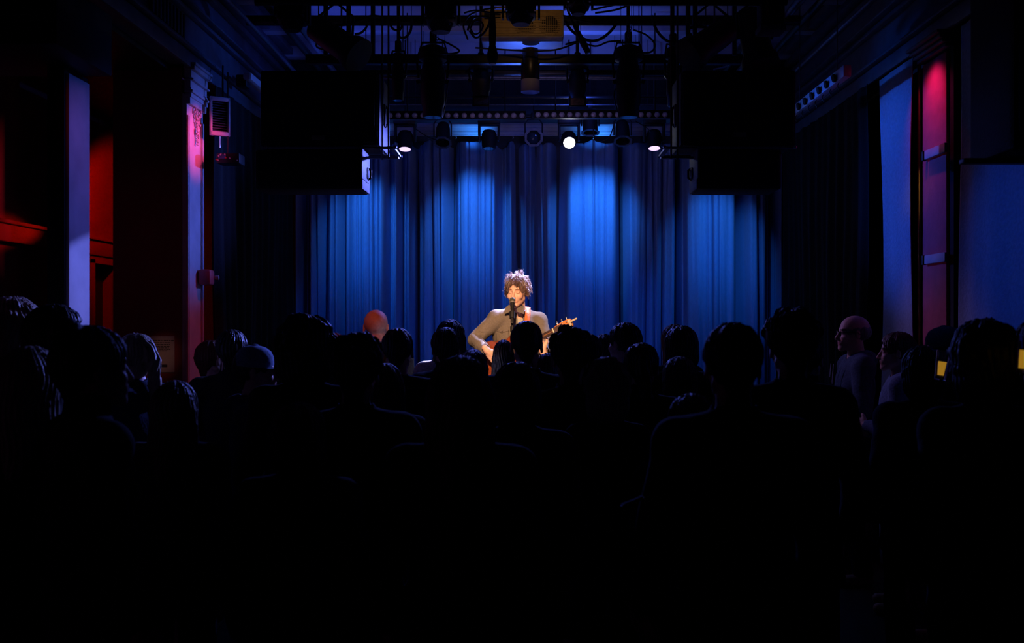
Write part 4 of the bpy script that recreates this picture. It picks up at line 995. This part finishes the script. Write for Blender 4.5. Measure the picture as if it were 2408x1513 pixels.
S_(1586, 763, 6.25, 'long', H_red, 'sweater', C_black, 'auburn haired person with gold earrings in the front row', 1, yaw=-25, v=7, extra=('earrings',), xs=.92)
S_(1602, 767, 5.5, 'bob', H_dark, 'jacket', C_black, 'dark bobbed person hiding most of the auburn haired one', 1, v=3)
S_(1598, 840, 4.95, 'bob', H_brown, 'jacket', C_grey, 'low brown bobbed person left of the big near silhouette', 1, v=4)
S_(1724, 758, 2.8, 'short', H_black, 'jacket', C_black, 'big near silhouette of a short haired person right of centre', 0, v=7, xs=.97)
S_(1862, 740, 3.7, 'messy', H_black, 'coat', C_black, 'tall person with untidy dark hair in front of the right end of the curtain', 0, v=3, xs=.98)
S_(1626, 928, 3.35, 'bob', H_brown, 'coat', C_grey, 'very short person low in front, left of the big near silhouette', 1, v=5)
S_(2010, 742, 6.5, 'fringe_ring', H_grey, 'hoodie', C_teal, 'bald person in glasses and blue hoodie in profile at the right', 0, yaw=-88, extra=('glasses', 'drawstring'), full=1.752, pose=1)
S_(2112, 780, 5.85, 'short', H_brown, 'hoodie', C_blue, 'brown haired person with arms folded in a blue fleece, profile at the right', 1, yaw=-72, v=8, pose=1)
S_(2168, 815, 4.4, 'bob', H_black, 'coat', C_black, 'dark rounded head in front of the base of the pink pillar', 1, v=6)
S_(2222, 770, 5.15, 'short', H_dark, 'jacket', C_black, 'person in a peaked cap looking left, right of the pink pillar', 0, yaw=-80, extra=('cap',), v=1)
S_(2312, 768, 3.2, 'curly', H_dark, 'coat', C_black, 'large near silhouette at the right in front of the blue drape', 1, v=4, xs=.92)
S_(2440, 750, 3.9, 'short', H_black, 'jacket', C_black, 'dark person cut off by the right edge of the picture', 0, v=2)
S_(1898, 792, 5.0, 'ponytail', H_black, 'jacket', C_black, 'person with a glinting hair clip behind the tall untidy haired one', 1, yaw=30, v=3, extra=('clip',))
S_(703, 948, 3.0, 'bob', H_brown, 'jacket', C_grey, 'very short person low at the left with a faint rim of light on the hair', 1, v=7)
# glowing amber glasses, made up for glints of unknown source, and a phone
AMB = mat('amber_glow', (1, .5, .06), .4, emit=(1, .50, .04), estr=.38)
for px, py, d, lab in ((2210, 876, 4.0, 'small made-up amber glowing glass left of the large near silhouette at the right'), (2403, 864, 3.0, 'small made-up amber glowing glass at the right edge')):
    t = thing('amber_glow_glass', lab, 'amber glow', P(px, py+18, d), (0, .15, 0))
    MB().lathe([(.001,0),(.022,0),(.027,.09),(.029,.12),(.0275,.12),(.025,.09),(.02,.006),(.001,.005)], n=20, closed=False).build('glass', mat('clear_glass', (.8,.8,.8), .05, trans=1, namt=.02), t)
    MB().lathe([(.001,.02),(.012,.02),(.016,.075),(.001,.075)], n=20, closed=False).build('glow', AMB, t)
t = thing('phone', 'thin pale edged phone held low in the dark crowd', 'phone', P(1487, 1181, 2.55))
t.rotation_euler = (-.19, -.40, 0)
MB().box((0,0,0), (.062, .12, .007), bev=.003).build('case', M_greymetal, t); MB().box((0,0,.0045), (.056, .112, .002)).build('screen', M_dark, t)
# ------------------------------------------------------------ the singer
D0 = 7.9; OX = -.068; ZS = .30
def L(px, py, d=D0): v = P(px, py, d); return Vector((v.x-OX, v.y-D0, v.z-ZS))
t = thing('person', 'singer with curly hair, eyes closed, in olive overshirt playing guitar on stage', 'person', (OX, D0, ZS))
HCs = L(1216, 686, 7.83); Rh = rotm(0, 0, math.pi-math.radians(-24)) if False else None
# head axes: face points to the camera, turned to image left, tipped down and to the side
face = Vector((-.31, -.94, -.12)).normalized(); upv = Vector((-.02, -.1, 1)); upv = (upv-face*upv.dot(face)).normalized(); xv = face.cross(upv)
Rt = Matrix.Rotation(math.radians(-1), 3, face)
Rh = Rt @ Matrix((xv, face, upv)).transposed(); HF = Frame(HCs, Rh)
tip = P(1343, 757, 7.30); tail = P(1131, 868, 7.72); axv = (tip-tail).normalized(); GL = (tip-tail).length; W0 = Vector((OX, D0, ZS))
n0 = Vector((-.35, -1, .10)); nv = (n0-axv*n0.dot(axv)).normalized(); sv = axv.cross(nv)
NP_ = tail+axv*GL*.655+sv*.10+nv*.012
J = dict(chest=(0, .0, 1.24), belly=(.0, -.0, 1.06), hip=(.01, .0, .94), neck=(-.01, .01, 1.47), shl=L(1171, 749, 7.86), shr=L(1266, 755, 7.95),
         ell=L(1116, 800, 7.80), elr=L(1288, 822, 7.80), wrl=L(1146, 825, 7.575), wrr=tuple(tuple(NP_ - W0)),
         knl=(-.11, -.03, .50), knr=(.13, -.02, .50), anl=(-.12, .02, .09), anr=(.14, .02, .09))
J = {k: tuple(v) for k, v in J.items()}
hc = tuple(HCs)
S = Sdf(axis_pts([-.45, (hc[0]-.12, .012), (hc[0]+.12, .0030), (.34, .012)]), axis_pts([-.46, (hc[1]-.13, .012), (hc[1]+.14, .0030), (.24, .012)]), axis_pts([-.02, (hc[2]-.15, .012), (hc[2]+.14, .0030), (1.86, .01)]))
def limbs2(S, J, g, arms=True, legs=True):
    limbs(S, J, g, arms, False)
    if legs:
        for s, sx in (('l', -1), ('r', 1)):
            kn = J['kn'+s]; an = J['an'+s]; S.cap((sx*.09, 0, .92), kn, .085+g, .055+g, .03); S.cap(kn, an, .055+g, .038+g, .02); S.cap((an[0], an[1]+.03, .04), (an[0]*1.1, an[1]-.15, .035), .040, .034, .02)
limbs2(S, J, -.006)
S.cap((-.005, .0, 1.44), tuple(HF.put((0, -.03, -.07))), .056, .052, .02)
S.apply([q-.15 for q in hc], [q+.15 for q in hc], lambda x, y, z: head_sdf(*HF.local(x, y, z), smile=1), .010)
parts = [S.mesh()]
def hand_at(w_, back, pdir, thumb, curl, m=.18):
    """back: from fingers to wrist direction, pdir: palm normal"""
    z_ = Vector(back).normalized(); y_ = Vector(pdir); y_ = (y_-z_*y_.dot(z_)).normalized(); x_ = y_.cross(z_); R = Matrix((x_, y_, z_)).transposed()
    H = Sdf(*[np.arange(w_[i]-m, w_[i]+m, .0036, dtype=np.float32) for i in range(3)]); hand_sdf(H, Frame(w_, R), curl, thumb); return H
wl_ = Vector(J['wrl']); H = hand_at(wl_, (-.55, -.02, .62), (.25, 1.0, -.1), 1, [.55, .35, .40, .5])
H.cap(tuple(wl_), tuple(wl_+(Vector(J['ell'])-wl_).normalized()*.09), .027, .032, .01); parts.append(H.mesh())
wr_ = Vector(J['wrr']); H = hand_at(wr_, sv, -nv, -1, [1.0, .95, 1.0, 1.05])
H.cap(tuple(wr_), tuple(wr_+(Vector(J['elr'])-wr_).normalized()*.09), .027, .032, .01); parts.append(H.mesh())
Rn = np.array(Rh)
def mi(C_):
    q = (C_-np.array(hc)) @ Rn
    lip = (np.abs(q[:,0]) < .031) & (q[:,2] < -.051) & (q[:,2] > -.077) & (q[:,1] > .080) & (q[:,1] < .12)
    ax_ = np.abs(q[:,0]); br = (ax_ > 9) & (ax_ < .052) & (np.abs(q[:,2]-.0245-.003*np.sin((ax_-.012)*75)+.10*np.maximum(0, ax_-.036)) < .0034) & (q[:,1] > .05)
    ey = (ax_ > 9) & (ax_ < .045) & (np.abs(q[:,2]+.0045-2.2*(ax_-.032)**2*10*.5) < .0018) & (q[:,1] > .07) & (q[:,1] < .1)
    hand = (q[:,2] < -.3)
    return np.where(lip & ~hand, 1, np.where((br | ey) & ~hand, 2, 0))
me = to_mesh('body', parts, [mat('singer_skin', (.70, .41, .30), .5, 0, 80, .06, .03), mat('singer_lip', (.62, .29, .22), .45), mat('singer_brow', (.20, .095, .05), .8)], mi)
mesh_obj('body', me, t)
def face_y(x, z):
    ys = np.linspace(.14, .02, 240); f = head_sdf(np.full(240, x), ys, np.full(240, z), smile=1); i = int(np.argmax(f < 0)); return float(ys[i])
M_br = mat('singer_brow', (.20, .095, .05), .8)
for s in (-1, 1):
    pts = [Vector((s*x, face_y(s*x, z)+.0008, z)) for x, z in ((.012,.0215),(.020,.0250),(.030,.0275),(.040,.0265),(.050,.0205))]
    o = MB().tube(spl(pts, 4), [.0022+.0018*math.sin(math.pi*min(1, .25+i/17)) for i in range(17)], 6).build('eyebrow', M_br, t); o.location = HCs; o.rotation_euler = Rh.to_euler()
    pts = [Vector((s*x, face_y(s*x, z)+.0004, z)) for x, z in ((.019,-.001),(.025,-.0055),(.032,-.0070),(.039,-.0050),(.045,.0005))]
    o = MB().tube(spl(pts, 4), .0011, 6).build('eyelashes', M_br, t); o.location = HCs; o.rotation_euler = Rh.to_euler()
# overshirt
M_shirt = mat('olive_cotton', (.165, .14, .115), .9, 0, 90, .12, .10, spec=.2)
S = Sdf(axis_pts([-.45, (.36, .0075)]), axis_pts([-.46, (.26, .0075)]), axis_pts([.80, (1.62, .0075)]))
limbs(S, J, .013, True, False); S.ell((-.01, .0, 1.28), (.198, .118, .20), .03)
S.noise(.0038, 24, .5, .6); S.noise(.0022, 52, 2.2, .8)
# sleeve creases at the elbow and open front
for s in 'lr':
    a = Vector(J['el'+s]); b = Vector(J['sh'+s]); c = Vector(J['wr'+s])
    for i in range(4):
        p = a+(b-a)*(.08+.11*i); S.cap(tuple(p+Vector((-.05,-.05,.02))), tuple(p+Vector((.05,-.05,-.02+.01*i))), .004, .004, .008, 's')
    for i in range(3):
        p = a+(c-a)*(.15+.16*i); S.cap(tuple(p+Vector((-.04,-.05,-.03))), tuple(p+Vector((.05,-.05,.03))), .0035, .0035, .008, 's')
S.cap((-.005, -.0, 1.45), tuple(HF.put((0, -.03, -.02))), .062, .062, .004, 's')
S.apply([-.03, -.3, 1.0], [.06, 0, 1.6], lambda x, y, z: np.maximum(np.maximum(np.abs(x-.012+.02*(1.45-z))-.006-.075*np.clip(z-1.20, 0, 1)*1.0, y+.045), 1.0-z)+0*x, .004, 's')
for s in 'lr':
    w_ = Vector(J['wr'+s]); e = Vector(J['el'+s]); dd = (w_-e).normalized(); S.cap(tuple(w_+dd*.0), tuple(w_+dd*.10), .045, .05, .003, 's')
S.plane((0, 0, -1), -.84, .006)
sh = mesh_obj('overshirt', to_mesh('overshirt', [S.mesh()], M_shirt), t)
# collar wings, pocket, buttons: sub-parts of the shirt
def slab(poly, thick=.004):
    """curved flat piece from 3D points (fan quad grid)"""
    v = [Vector(p) for p in poly]; n = (v[1]-v[0]).cross(v[2]-v[0]).normalized(); b = MB()
    k = len(v); b.add([p+n*thick/2 for p in v]+[p-n*thick/2 for p in v], [tuple(range(k)), tuple(range(k, 2*k))[::-1]]+[(i, i+k, (i+1)%k+k, (i+1)%k) for i in range(k)]); return b
cb = MB()
for s in (-1, 1):
    cx_ = -.008; pts = [L(1198 if s < 0 else 1228, 716, 7.84), L(1190 if s < 0 else 1233, 722, 7.79), L(1187 if s < 0 else 1231.5, 738, 7.765), L(1199 if s < 0 else 1217, 733, 7.755), L(1203 if s < 0 else 1215, 727, 7.77)]
    q = slab(pts, .007); cb.add(q.v, q.f)
ringp = [Vector((-.008+.066*math.cos(a), .002+.064*math.sin(a), 1.488+.028*math.sin(a)+.0*a)) for a in [math.radians(q) for q in range(-50, 231, 14)]]
cb.tube([p+Vector((0,0,.006)) for p in ringp], .011, 8); cb.build('collar', M_shirt, sh)
ST = Sdf(axis_pts([-.26, (.26, .0075)]), axis_pts([-.24, (.24, .005)]), axis_pts([.86, (1.58, .0075)])); limbs(ST, J, .013, False, False); ST.ell((-.01, .0, 1.28), (.198, .118, .20), .03)
def top_of(x, y):
    i = int(np.argmin(abs(ST.xs-x))); j = int(np.argmin(abs(ST.ys-y))); col = ST.f[i, j, ::-1]; return float(ST.zs[::-1][int(np.argmax(col < 0))])
def front_y(x, z):
    """shirt front surface y at x,z by sampling the field"""
    i = int(np.argmin(abs(ST.xs-x))); k = int(np.argmin(abs(ST.zs-z))); col = ST.f[i, :, k]; j = int(np.argmax(col < 0)); return float(ST.ys[j])-.004
def patch(name, x0, x1, z0, z1, m, parent, cut=None, off=.003, n=8, th=.004):
    V = []; 
    for j in range(n+1):
        for i in range(n+1):
            u = i/n; v = j/n; x = x0+(x1-x0)*u; zb = z0+((cut or 0)*(abs(u-.5)*2) if cut else 0); z = z1+(zb-z1)*v; V.append(Vector((x, front_y(x, z)-off, z)))
    b = MB(); n1 = n+1; fs = [(j*n1+i, j*n1+i+1, (j+1)*n1+i+1, (j+1)*n1+i) for j in range(n) for i in range(n)]
    b.add(V, fs, True); o = b.build(name, m, parent); md = o.modifiers.new('thickness', 'SOLIDIFY'); md.thickness = th; md.offset = 0; return o
a = L(1167, 768); b_ = L(1196, 812)
patch('pocket', a.x, b_.x, b_.z+.03, a.z-.015, M_shirt, sh); patch('pocket_flap', a.x-.002, b_.x+.002, L(0, 783).z, a.z, M_shirt, sh, cut=.018, off=.008)
a2 = L(1228, 768); b2 = L(1256, 812); patch('pocket', a2.x, b2.x, b2.z+.03, a2.z-.015, M_shirt, sh); patch('pocket_flap', a2.x-.002, b2.x+.002, L(0, 783).z, a2.z, M_shirt, sh, cut=.018, off=.008)
bt = MB()
for x, z in ((( a.x+b_.x)/2, L(0, 779).z), ((a2.x+b2.x)/2, L(0, 779).z)): bt.lathe([(.001,0),(.006,0),(.006,.003),(.001,.003)], (x, front_y(x, z)-.012, z), align((0,-1,0)), 12)
bt.build('button', mat('dark_button', (.05,.03,.02), .3), sh)
# grey tee in the shirt opening
S2 = Sdf(axis_pts([-.24, (.24, .01)]), axis_pts([-.2, (.2, .01)]), axis_pts([.88, (1.6, .01)])); limbs(S2, J, .003, False, False); S2.cap((-.005, -.01, 1.47), (0, -.02, 1.60), .066, .09, .006, 's'); S2.plane((0, 0, -1), -.9)
mesh_obj('t_shirt', to_mesh('t_shirt', [S2.mesh()], mat('pale_grey_tee', (.42, .42, .38), .9, 0, 80, .1)), t)
S3 = Sdf(axis_pts([-.3, (.3, .012)]), axis_pts([-.22, (.2, .012)]), axis_pts([.0, (1.04, .012)])); S3.ell(J['hip'], (.175, .128, .14), .03)
for s, sx in (('l', -1), ('r', 1)): S3.cap((sx*.09, 0, .92), J['kn'+s], .098, .068, .03); S3.cap(J['kn'+s], J['an'+s], .068, .058, .02)
S3.noise(.003, 30, 1); S3.plane((0, 0, 1), 1.0); S3.plane((0, 0, -1), -.05)
mesh_obj('trousers', to_mesh('trousers', [S3.mesh()], C_denim), t)
# curly hair: many curling locks over a dense cap
M_lock = mat('chestnut_hair', (.11, .05, .028), .45, 0, 50, .4, .3, spec=1.0, sheen=.3)
capm = hair_mesh('hair', 'short', M_lock, seed=4, res=.004)
ho = mesh_obj('hair', capm, t, HCs); ho.rotation_euler = Rh.to_euler()
rnd = random.Random(21); hb = MB()
def lock(p, dirn, Ln, r, cu, ph):
    pts = []; q = Vector(p); dv = Vector(dirn).normalized(); n = 10
    sd = dv.orthogonal().normalized(); td = dv.cross(sd)
    for k in range(n+1):
        a_ = ph+k*cu; pts.append(q+(sd*math.cos(a_)+td*math.sin(a_))*(.002+.006*k/n)); q = q+dv*Ln/n; dv = (dv+Vector((0, 0, -.14))+Vector((0, -.02, 0))).normalized()
    rs = [r*(1-.6*(k/n)**1.6) for k in range(n+1)]; hb.tube(pts, rs, 4, False)
def clump(p, dv, Ln, cu, ph, n=12, sp=.0055, r=.0016):
    for q in range(n):
        off = Vector((rnd.gauss(0, sp), rnd.gauss(0, sp), rnd.gauss(0, sp*.8)))
        lock(Vector(p)+off, Vector(dv)+Vector((rnd.gauss(0,.10), rnd.gauss(0,.10), rnd.gauss(0,.08))), Ln*rnd.uniform(.75, 1.15), r*rnd.uniform(.7, 1.3), cu*rnd.uniform(.85, 1.15), ph+rnd.uniform(-.35, .35))
for i in range(210):
    a_ = rnd.uniform(0, 2*math.pi); e = math.asin(rnd.uniform(-.40, .99)); n_ = Vector((math.cos(a_)*math.cos(e), math.sin(a_)*math.cos(e), math.sin(e)))
    if n_.y > .30 and n_.z < .50: continue
    if n_.y > -.1 and n_.z < -.1: continue
    p = Vector((n_.x*.080, -.018+n_.y*.098, .045+n_.z*.084))
    tang = Vector((rnd.uniform(-1,1), rnd.uniform(-1,1), rnd.uniform(-.8,.5)))
    clump(p, n_*rnd.uniform(.25, .65)+tang*.8+Vector((0, 0, .1 if n_.z > .5 else -.5)), rnd.uniform(.035, .062), rnd.uniform(.3, .75)*rnd.choice((-1, 1)), rnd.uniform(0, 6))
for i in range(20):   # fringe falling to both sides of an open forehead
    x = rnd.choice((-1, 1))*rnd.uniform(.018, .066)
    if x < 0 and rnd.random() < .0: continue
    clump((x*.8, .076-abs(x)*.35, .088), (x*7, .45, -.30), rnd.uniform(.038, .06), rnd.uniform(.25, .5)*(1 if x > 0 else -1), rnd.uniform(0, 6), 9, .004)
for s in (-1, 1):
    for i in range(14): clump((s*.078, rnd.uniform(-.06, .030), rnd.uniform(-.0, .05)), (s*rnd.uniform(.2,.7), rnd.uniform(-.3,.2), -.8), rnd.uniform(.035, .065), rnd.uniform(.4, .8), rnd.uniform(0, 6), 10)
M_curl = mat('chestnut_curls', (.13, .062, .036), .45, 0, 50, .4, spec=1.0)
nt = M_curl.node_tree; pb = nt.nodes['Principled BSDF']; tr = nt.nodes.new('ShaderNodeBsdfTranslucent'); tr.inputs[0].default_value = (.6, .5, .5, 1); mx = nt.nodes.new('ShaderNodeMixShader'); mx.inputs[0].default_value = .38
nt.links.new(pb.outputs[0], mx.inputs[1]); nt.links.new(tr.outputs[0], mx.inputs[2]); nt.links.new(mx.outputs[0], nt.nodes['Material Output'].inputs[0])
hl = hb.build('curls', M_curl, ho)

# ------------------------------------------------------------ the guitar
tip = P(1343, 757, 7.30); tail = P(1131, 868, 7.72); axv = (tip-tail).normalized(); GL = (tip-tail).length; print('guitar length', GL)
n0 = Vector((-.35, -1, .10)); nv = (n0-axv*n0.dot(axv)).normalized(); sv = axv.cross(nv)   # across the strings, downwards
RG = Matrix((axv, nv, sv)).transposed()       # local x along the neck, y out of the top, z up across
t = thing('acoustic_guitar', 'reddish brown acoustic guitar with orange strap held by the singer', 'guitar', tail)
t.rotation_euler = RG.to_euler(); g = GL/1.03
def gw(x):
    """half width of the body outline at distance x from the tail"""
    K = [(0,.0),(.012,.075),(.04,.130),(.09,.175),(.15,.196),(.20,.190),(.26,.158),(.31,.132),(.345,.128),(.39,.138),(.43,.148),(.465,.134),(.485,.095),(.495,.04)]
    for (a, A), (b, B) in zip(K, K[1:]):
        if a <= x <= b:
            u = (x-a)/(b-a); u = u*u*(3-2*u) if a > .1 and b < .46 else math.sqrt(u) if a < .012 else u; return A+(B-A)*u
    return .04
def gout(sc_=1.0, n=44):
    xs = [.495*(.5-.5*math.cos(math.pi*i/n)) for i in range(n+1)]; up = [(x*g, gw(x)*g*sc_) for x in xs]; return up+[(x, -w_) for x, w_ in up[::-1][1:-1]] if True else up
M_top = mat('guitar_top', (.27, .055, .015), .22, 0, 6, .35, .02, stretch=(1, 1, 22), spec=.8); M_side = mat('guitar_side', (.085, .018, .008), .25, 0, 6, .3, stretch=(8,1,1)); M_neckw = mat('neck_wood', (.42, .17, .05), .35, 0, 8, .2, stretch=(10,1,1)); M_fb = mat('fretboard', (.06, .03, .02), .5)
ol = gout()
MB().prism(ol, -.105*g, -.004*g).build('body_box', M_side, t)
MB().prism([(x*1.0, z) for x, z in ol], -.004*g, .0).build('sound_board', M_top, t)
bd = MB(); bd.tube([Vector((x, -.001, z)) for x, z in ol+[ol[0]]], .0032, 6, False).tube([Vector((x, -.105*g, z)) for x, z in ol+[ol[0]]], .003, 6, False); bd.build('binding', mat('guitar_binding', (.16, .05, .02), .4), t)
MB().lathe([(.001,0),(.050*g,0),(.050*g,.0012)], (.33*g, .0003, 0), rotm(-math.pi/2), 30).build('sound_hole', M_dark, t)
MB().lathe([(.053*g,0),(.053*g,.0012),(.062*g,.0012),(.062*g,0)], (.33*g, .0003, 0), rotm(-math.pi/2), 36, closed=False).build('rosette', M_fb, t)
MB().box((.155*g, .005, 0), (.035*g, .010, .15*g), bev=.004).build('bridge', M_fb, t)
MB().prism([(.36*g,.028*g),(.37*g,.060*g),(.33*g,.085*g),(.26*g,.105*g),(.22*g,.09*g),(.25*g,.062*g),(.29*g,.055*g),(.30*g,.035*g)], .0005, .002).build('pick_guard', mat('pick_guard', (.03,.01,.006), .2), t)
MB().box((.66*g, .006, 0), (.54*g, .008, .050*g), bev=.003).build('fret_board', M_fb, t)
MB().tube([(.49*g, -.012, 0), (.60*g, -.008, 0), (.84*g, -.006, 0), (.86*g, -.008, 0)], [.026*g,.023*g,.020*g,.019*g], 12).build('neck', M_neckw, t)
fr_ = MB(); 
for i in range(1, 20): x = (.155+.645*g/g)-0 ; fr_.box(((.155+.70*(2**(-i/12)))*g if False else (.845-(.655*(1-2**(-i/12))))*g, .0105, 0), (.0022, .002, .048*g))
fr_.build('frets', M_steel, t)
st = MB()
for i in range(6): zz = (-.0175+.007*i)*g; st.tube([(.155*g, .012, zz*1.3), (.845*g, .0125, zz)], .0007, 5, False); st.tube([(.845*g, .0125, zz), (.88*g+.022*g*(i if i < 3 else 5-i), .004, (-.022 if i < 3 else .022)*g)], .0006, 5, False)
st.build('strings', M_steel, t)
RH = rotm(0, 0, -.14)
hd = [(.845,-.024),(.862,-.028),(.88,-.036),(1.0,-.043),(1.022,-.036),(1.030,-.012),(1.024,0),(1.030,.012),(1.022,.036),(1.0,.043),(.88,.036),(.862,.028),(.845,.024)]
hs = MB().prism([(x*g-.845*g, z*g) for x, z in hd], -.012, .004, RH, (.845*g, 0, 0)).build('headstock', mat('headstock_wood', (.62, .20, .045), .25, 0, 8, .2, stretch=(8,1,1), spec=.8), t)
MB().prism([(x*g-.845*g, z*g) for x, z in ((.905,-.006),(.95,-.010),(.985,0),(.95,.010),(.905,.006))], .0042, .0055, RH, (.845*g, 0, 0)).build('inlay', M_fb, hs)
MB().box((.845*g, .011, 0), (.006, .008, .050*g)).build('nut', mat('bone', (.8,.75,.6), .4), t)
for s in (-1, 1):
    for i in range(3):
        c = RH @ Vector(((.045+.048*i)*g, 0, 0)); c = Vector((.845*g+c.x, c.y, s*.030*g))
        MB().lathe([(.006,0),(.006,.006),(.0035,.008),(.0035,.014),(.001,.014)], (c.x, c.y+.004, c.z*.78), rotm(-math.pi/2), 10).tube([(c.x, c.y-.010, c.z), (c.x, c.y-.010, s*.052*g)], .0028, 6).box((c.x, c.y-.010, s*.060*g), (.014, .008, .016), bev=.003).build('tuning_peg', M_steel, t)
c = RH @ Vector((.168*g, .0, 0)); MB().box((.845*g+c.x, c.y+.012, 0), (.02, .016, .05), bev=.004).box((.845*g+c.x+.035, c.y+.018, -.004), (.07, .010, .014), bev=.003).build('clip_tuner', mat('tuner_cream', (.8,.7,.5), .4), t)
# strap over the shoulder
W = Vector((OX, D0, ZS))
sp_pts = []
xs_ = L(1240, 730).x
for z_ in (1.20, 1.26, 1.32, 1.37, 1.41): sp_pts.append(Vector((xs_-.02*(1.41-z_)/.2, front_y(xs_, z_)-.010, z_)))
for y_ in (-.055, -.03, .0, .03, .06): sp_pts.append(Vector((xs_+.004, y_, top_of(xs_, y_)+.014)))
sp_pts += [Vector((xs_-.02, .13, 1.38)), Vector((xs_-.07, .155, 1.28)), Vector((-.06, .155, 1.17)), Vector((-.16, .13, 1.08)), Vector((-.215, .03, 1.03)), Vector((-.235, -.06, 1.02)), (tail-nv*.05-W)]
pp = spl(sp_pts, 5); vs = []; hw = .022
for i, p_ in enumerate(pp):
    tn = (pp[min(i+1, len(pp)-1)]-pp[max(i-1, 0)]).normalized(); ctr = Vector((p_.x*.6, 0, min(p_.z, 1.36))); out = p_-ctr
    out = (out-tn*out.dot(tn)).normalized(); sd = tn.cross(out).normalized()
    if i and sd.dot(psd) < 0: sd = -sd
    psd = sd
    vs += [p_-sd*hw, p_+sd*hw]
b = MB(); Ri = RG.transposed()
b.add([Ri @ (v+W-tail) for v in vs], [(2*i, 2*i+1, 2*i+3, 2*i+2) for i in range(len(pp)-1)], True)
o = b.build('strap', M_orange, t); md = o.modifiers.new('thickness', 'SOLIDIFY'); md.thickness = .004; md.offset = 0
# ------------------------------------------------------------ microphone and stand
mp = P(1205, 713, 7.60)
t = thing('microphone', 'vocal microphone with round grille at the mouth of the singer', 'microphone', mp)
dirm = Vector((.01, .55, .83)).normalized(); R = align(dirm)
MB().lathe([(.001,-.185),(.009,-.185),(.011,-.18),(.0125,-.10),(.015,-.02),(.018,.0)], (0,0,0), R, 22).build('handle', mat('mic_black', (.02,.018,.018), .3, .3), t)
MB().lathe([(.018,0),(.0215,.004),(.0215,.010),(.018,.012)], (0,0,0), R, 22).build('collar', mat('mic_ring', (.7,.62,.5), .3, .8), t)
MB().lathe([(.018,.010),(.022,.020),(.023,.028),(.0215,.038),(.016,.046),(.007,.051),(.001,.052)], (0,0,0), R, 24).build('grille', mat('mic_grille', (.13,.13,.09), .5, .5, 400, .5, 1), t)
t = thing('microphone_stand', 'black upright microphone stand before the singer', 'microphone stand', (mp.x, 7.53, ZS)); o_ = Vector((mp.x, 7.53, ZS))
cl = mp+dirm*-.11
MB(o_).lathe([(.019,-.03),(.021,0),(.021,.03),(.018,.03)], cl, R, 16).tube([cl, cl+Vector((0,-.005,-.05)), (cl.x, 7.53, cl.z-.07)], .011, 8).build('clip', M_blackpaint, t)
MB(o_).tube([(mp.x, 7.53, cl.z-.07), (mp.x, 7.53, 1.15)], .0085, 12).build('upper_tube', mat('satin_black', (.02,.018,.02), .35, .2, 10, .1), t)
MB(o_).tube([(mp.x, 7.53, cl.z-.085), (mp.x, 7.53, cl.z-.125)], .016, 12).tube([(mp.x, 7.53, 1.17), (mp.x, 7.53, 1.09)], .019, 12).build('clutch', M_blackmetal, t)
MB(o_).tube([(mp.x, 7.53, 1.15), (mp.x, 7.53, ZS+.03)], .012, 12).build('lower_tube', M_blackmetal, t)
MB(o_).lathe([(.001,.03),(.03,.03),(.12,.018),(.125,.0),(.001,.0)][::-1], (mp.x, 7.53, ZS), None, 28).build('base', M_blackmetal, t)
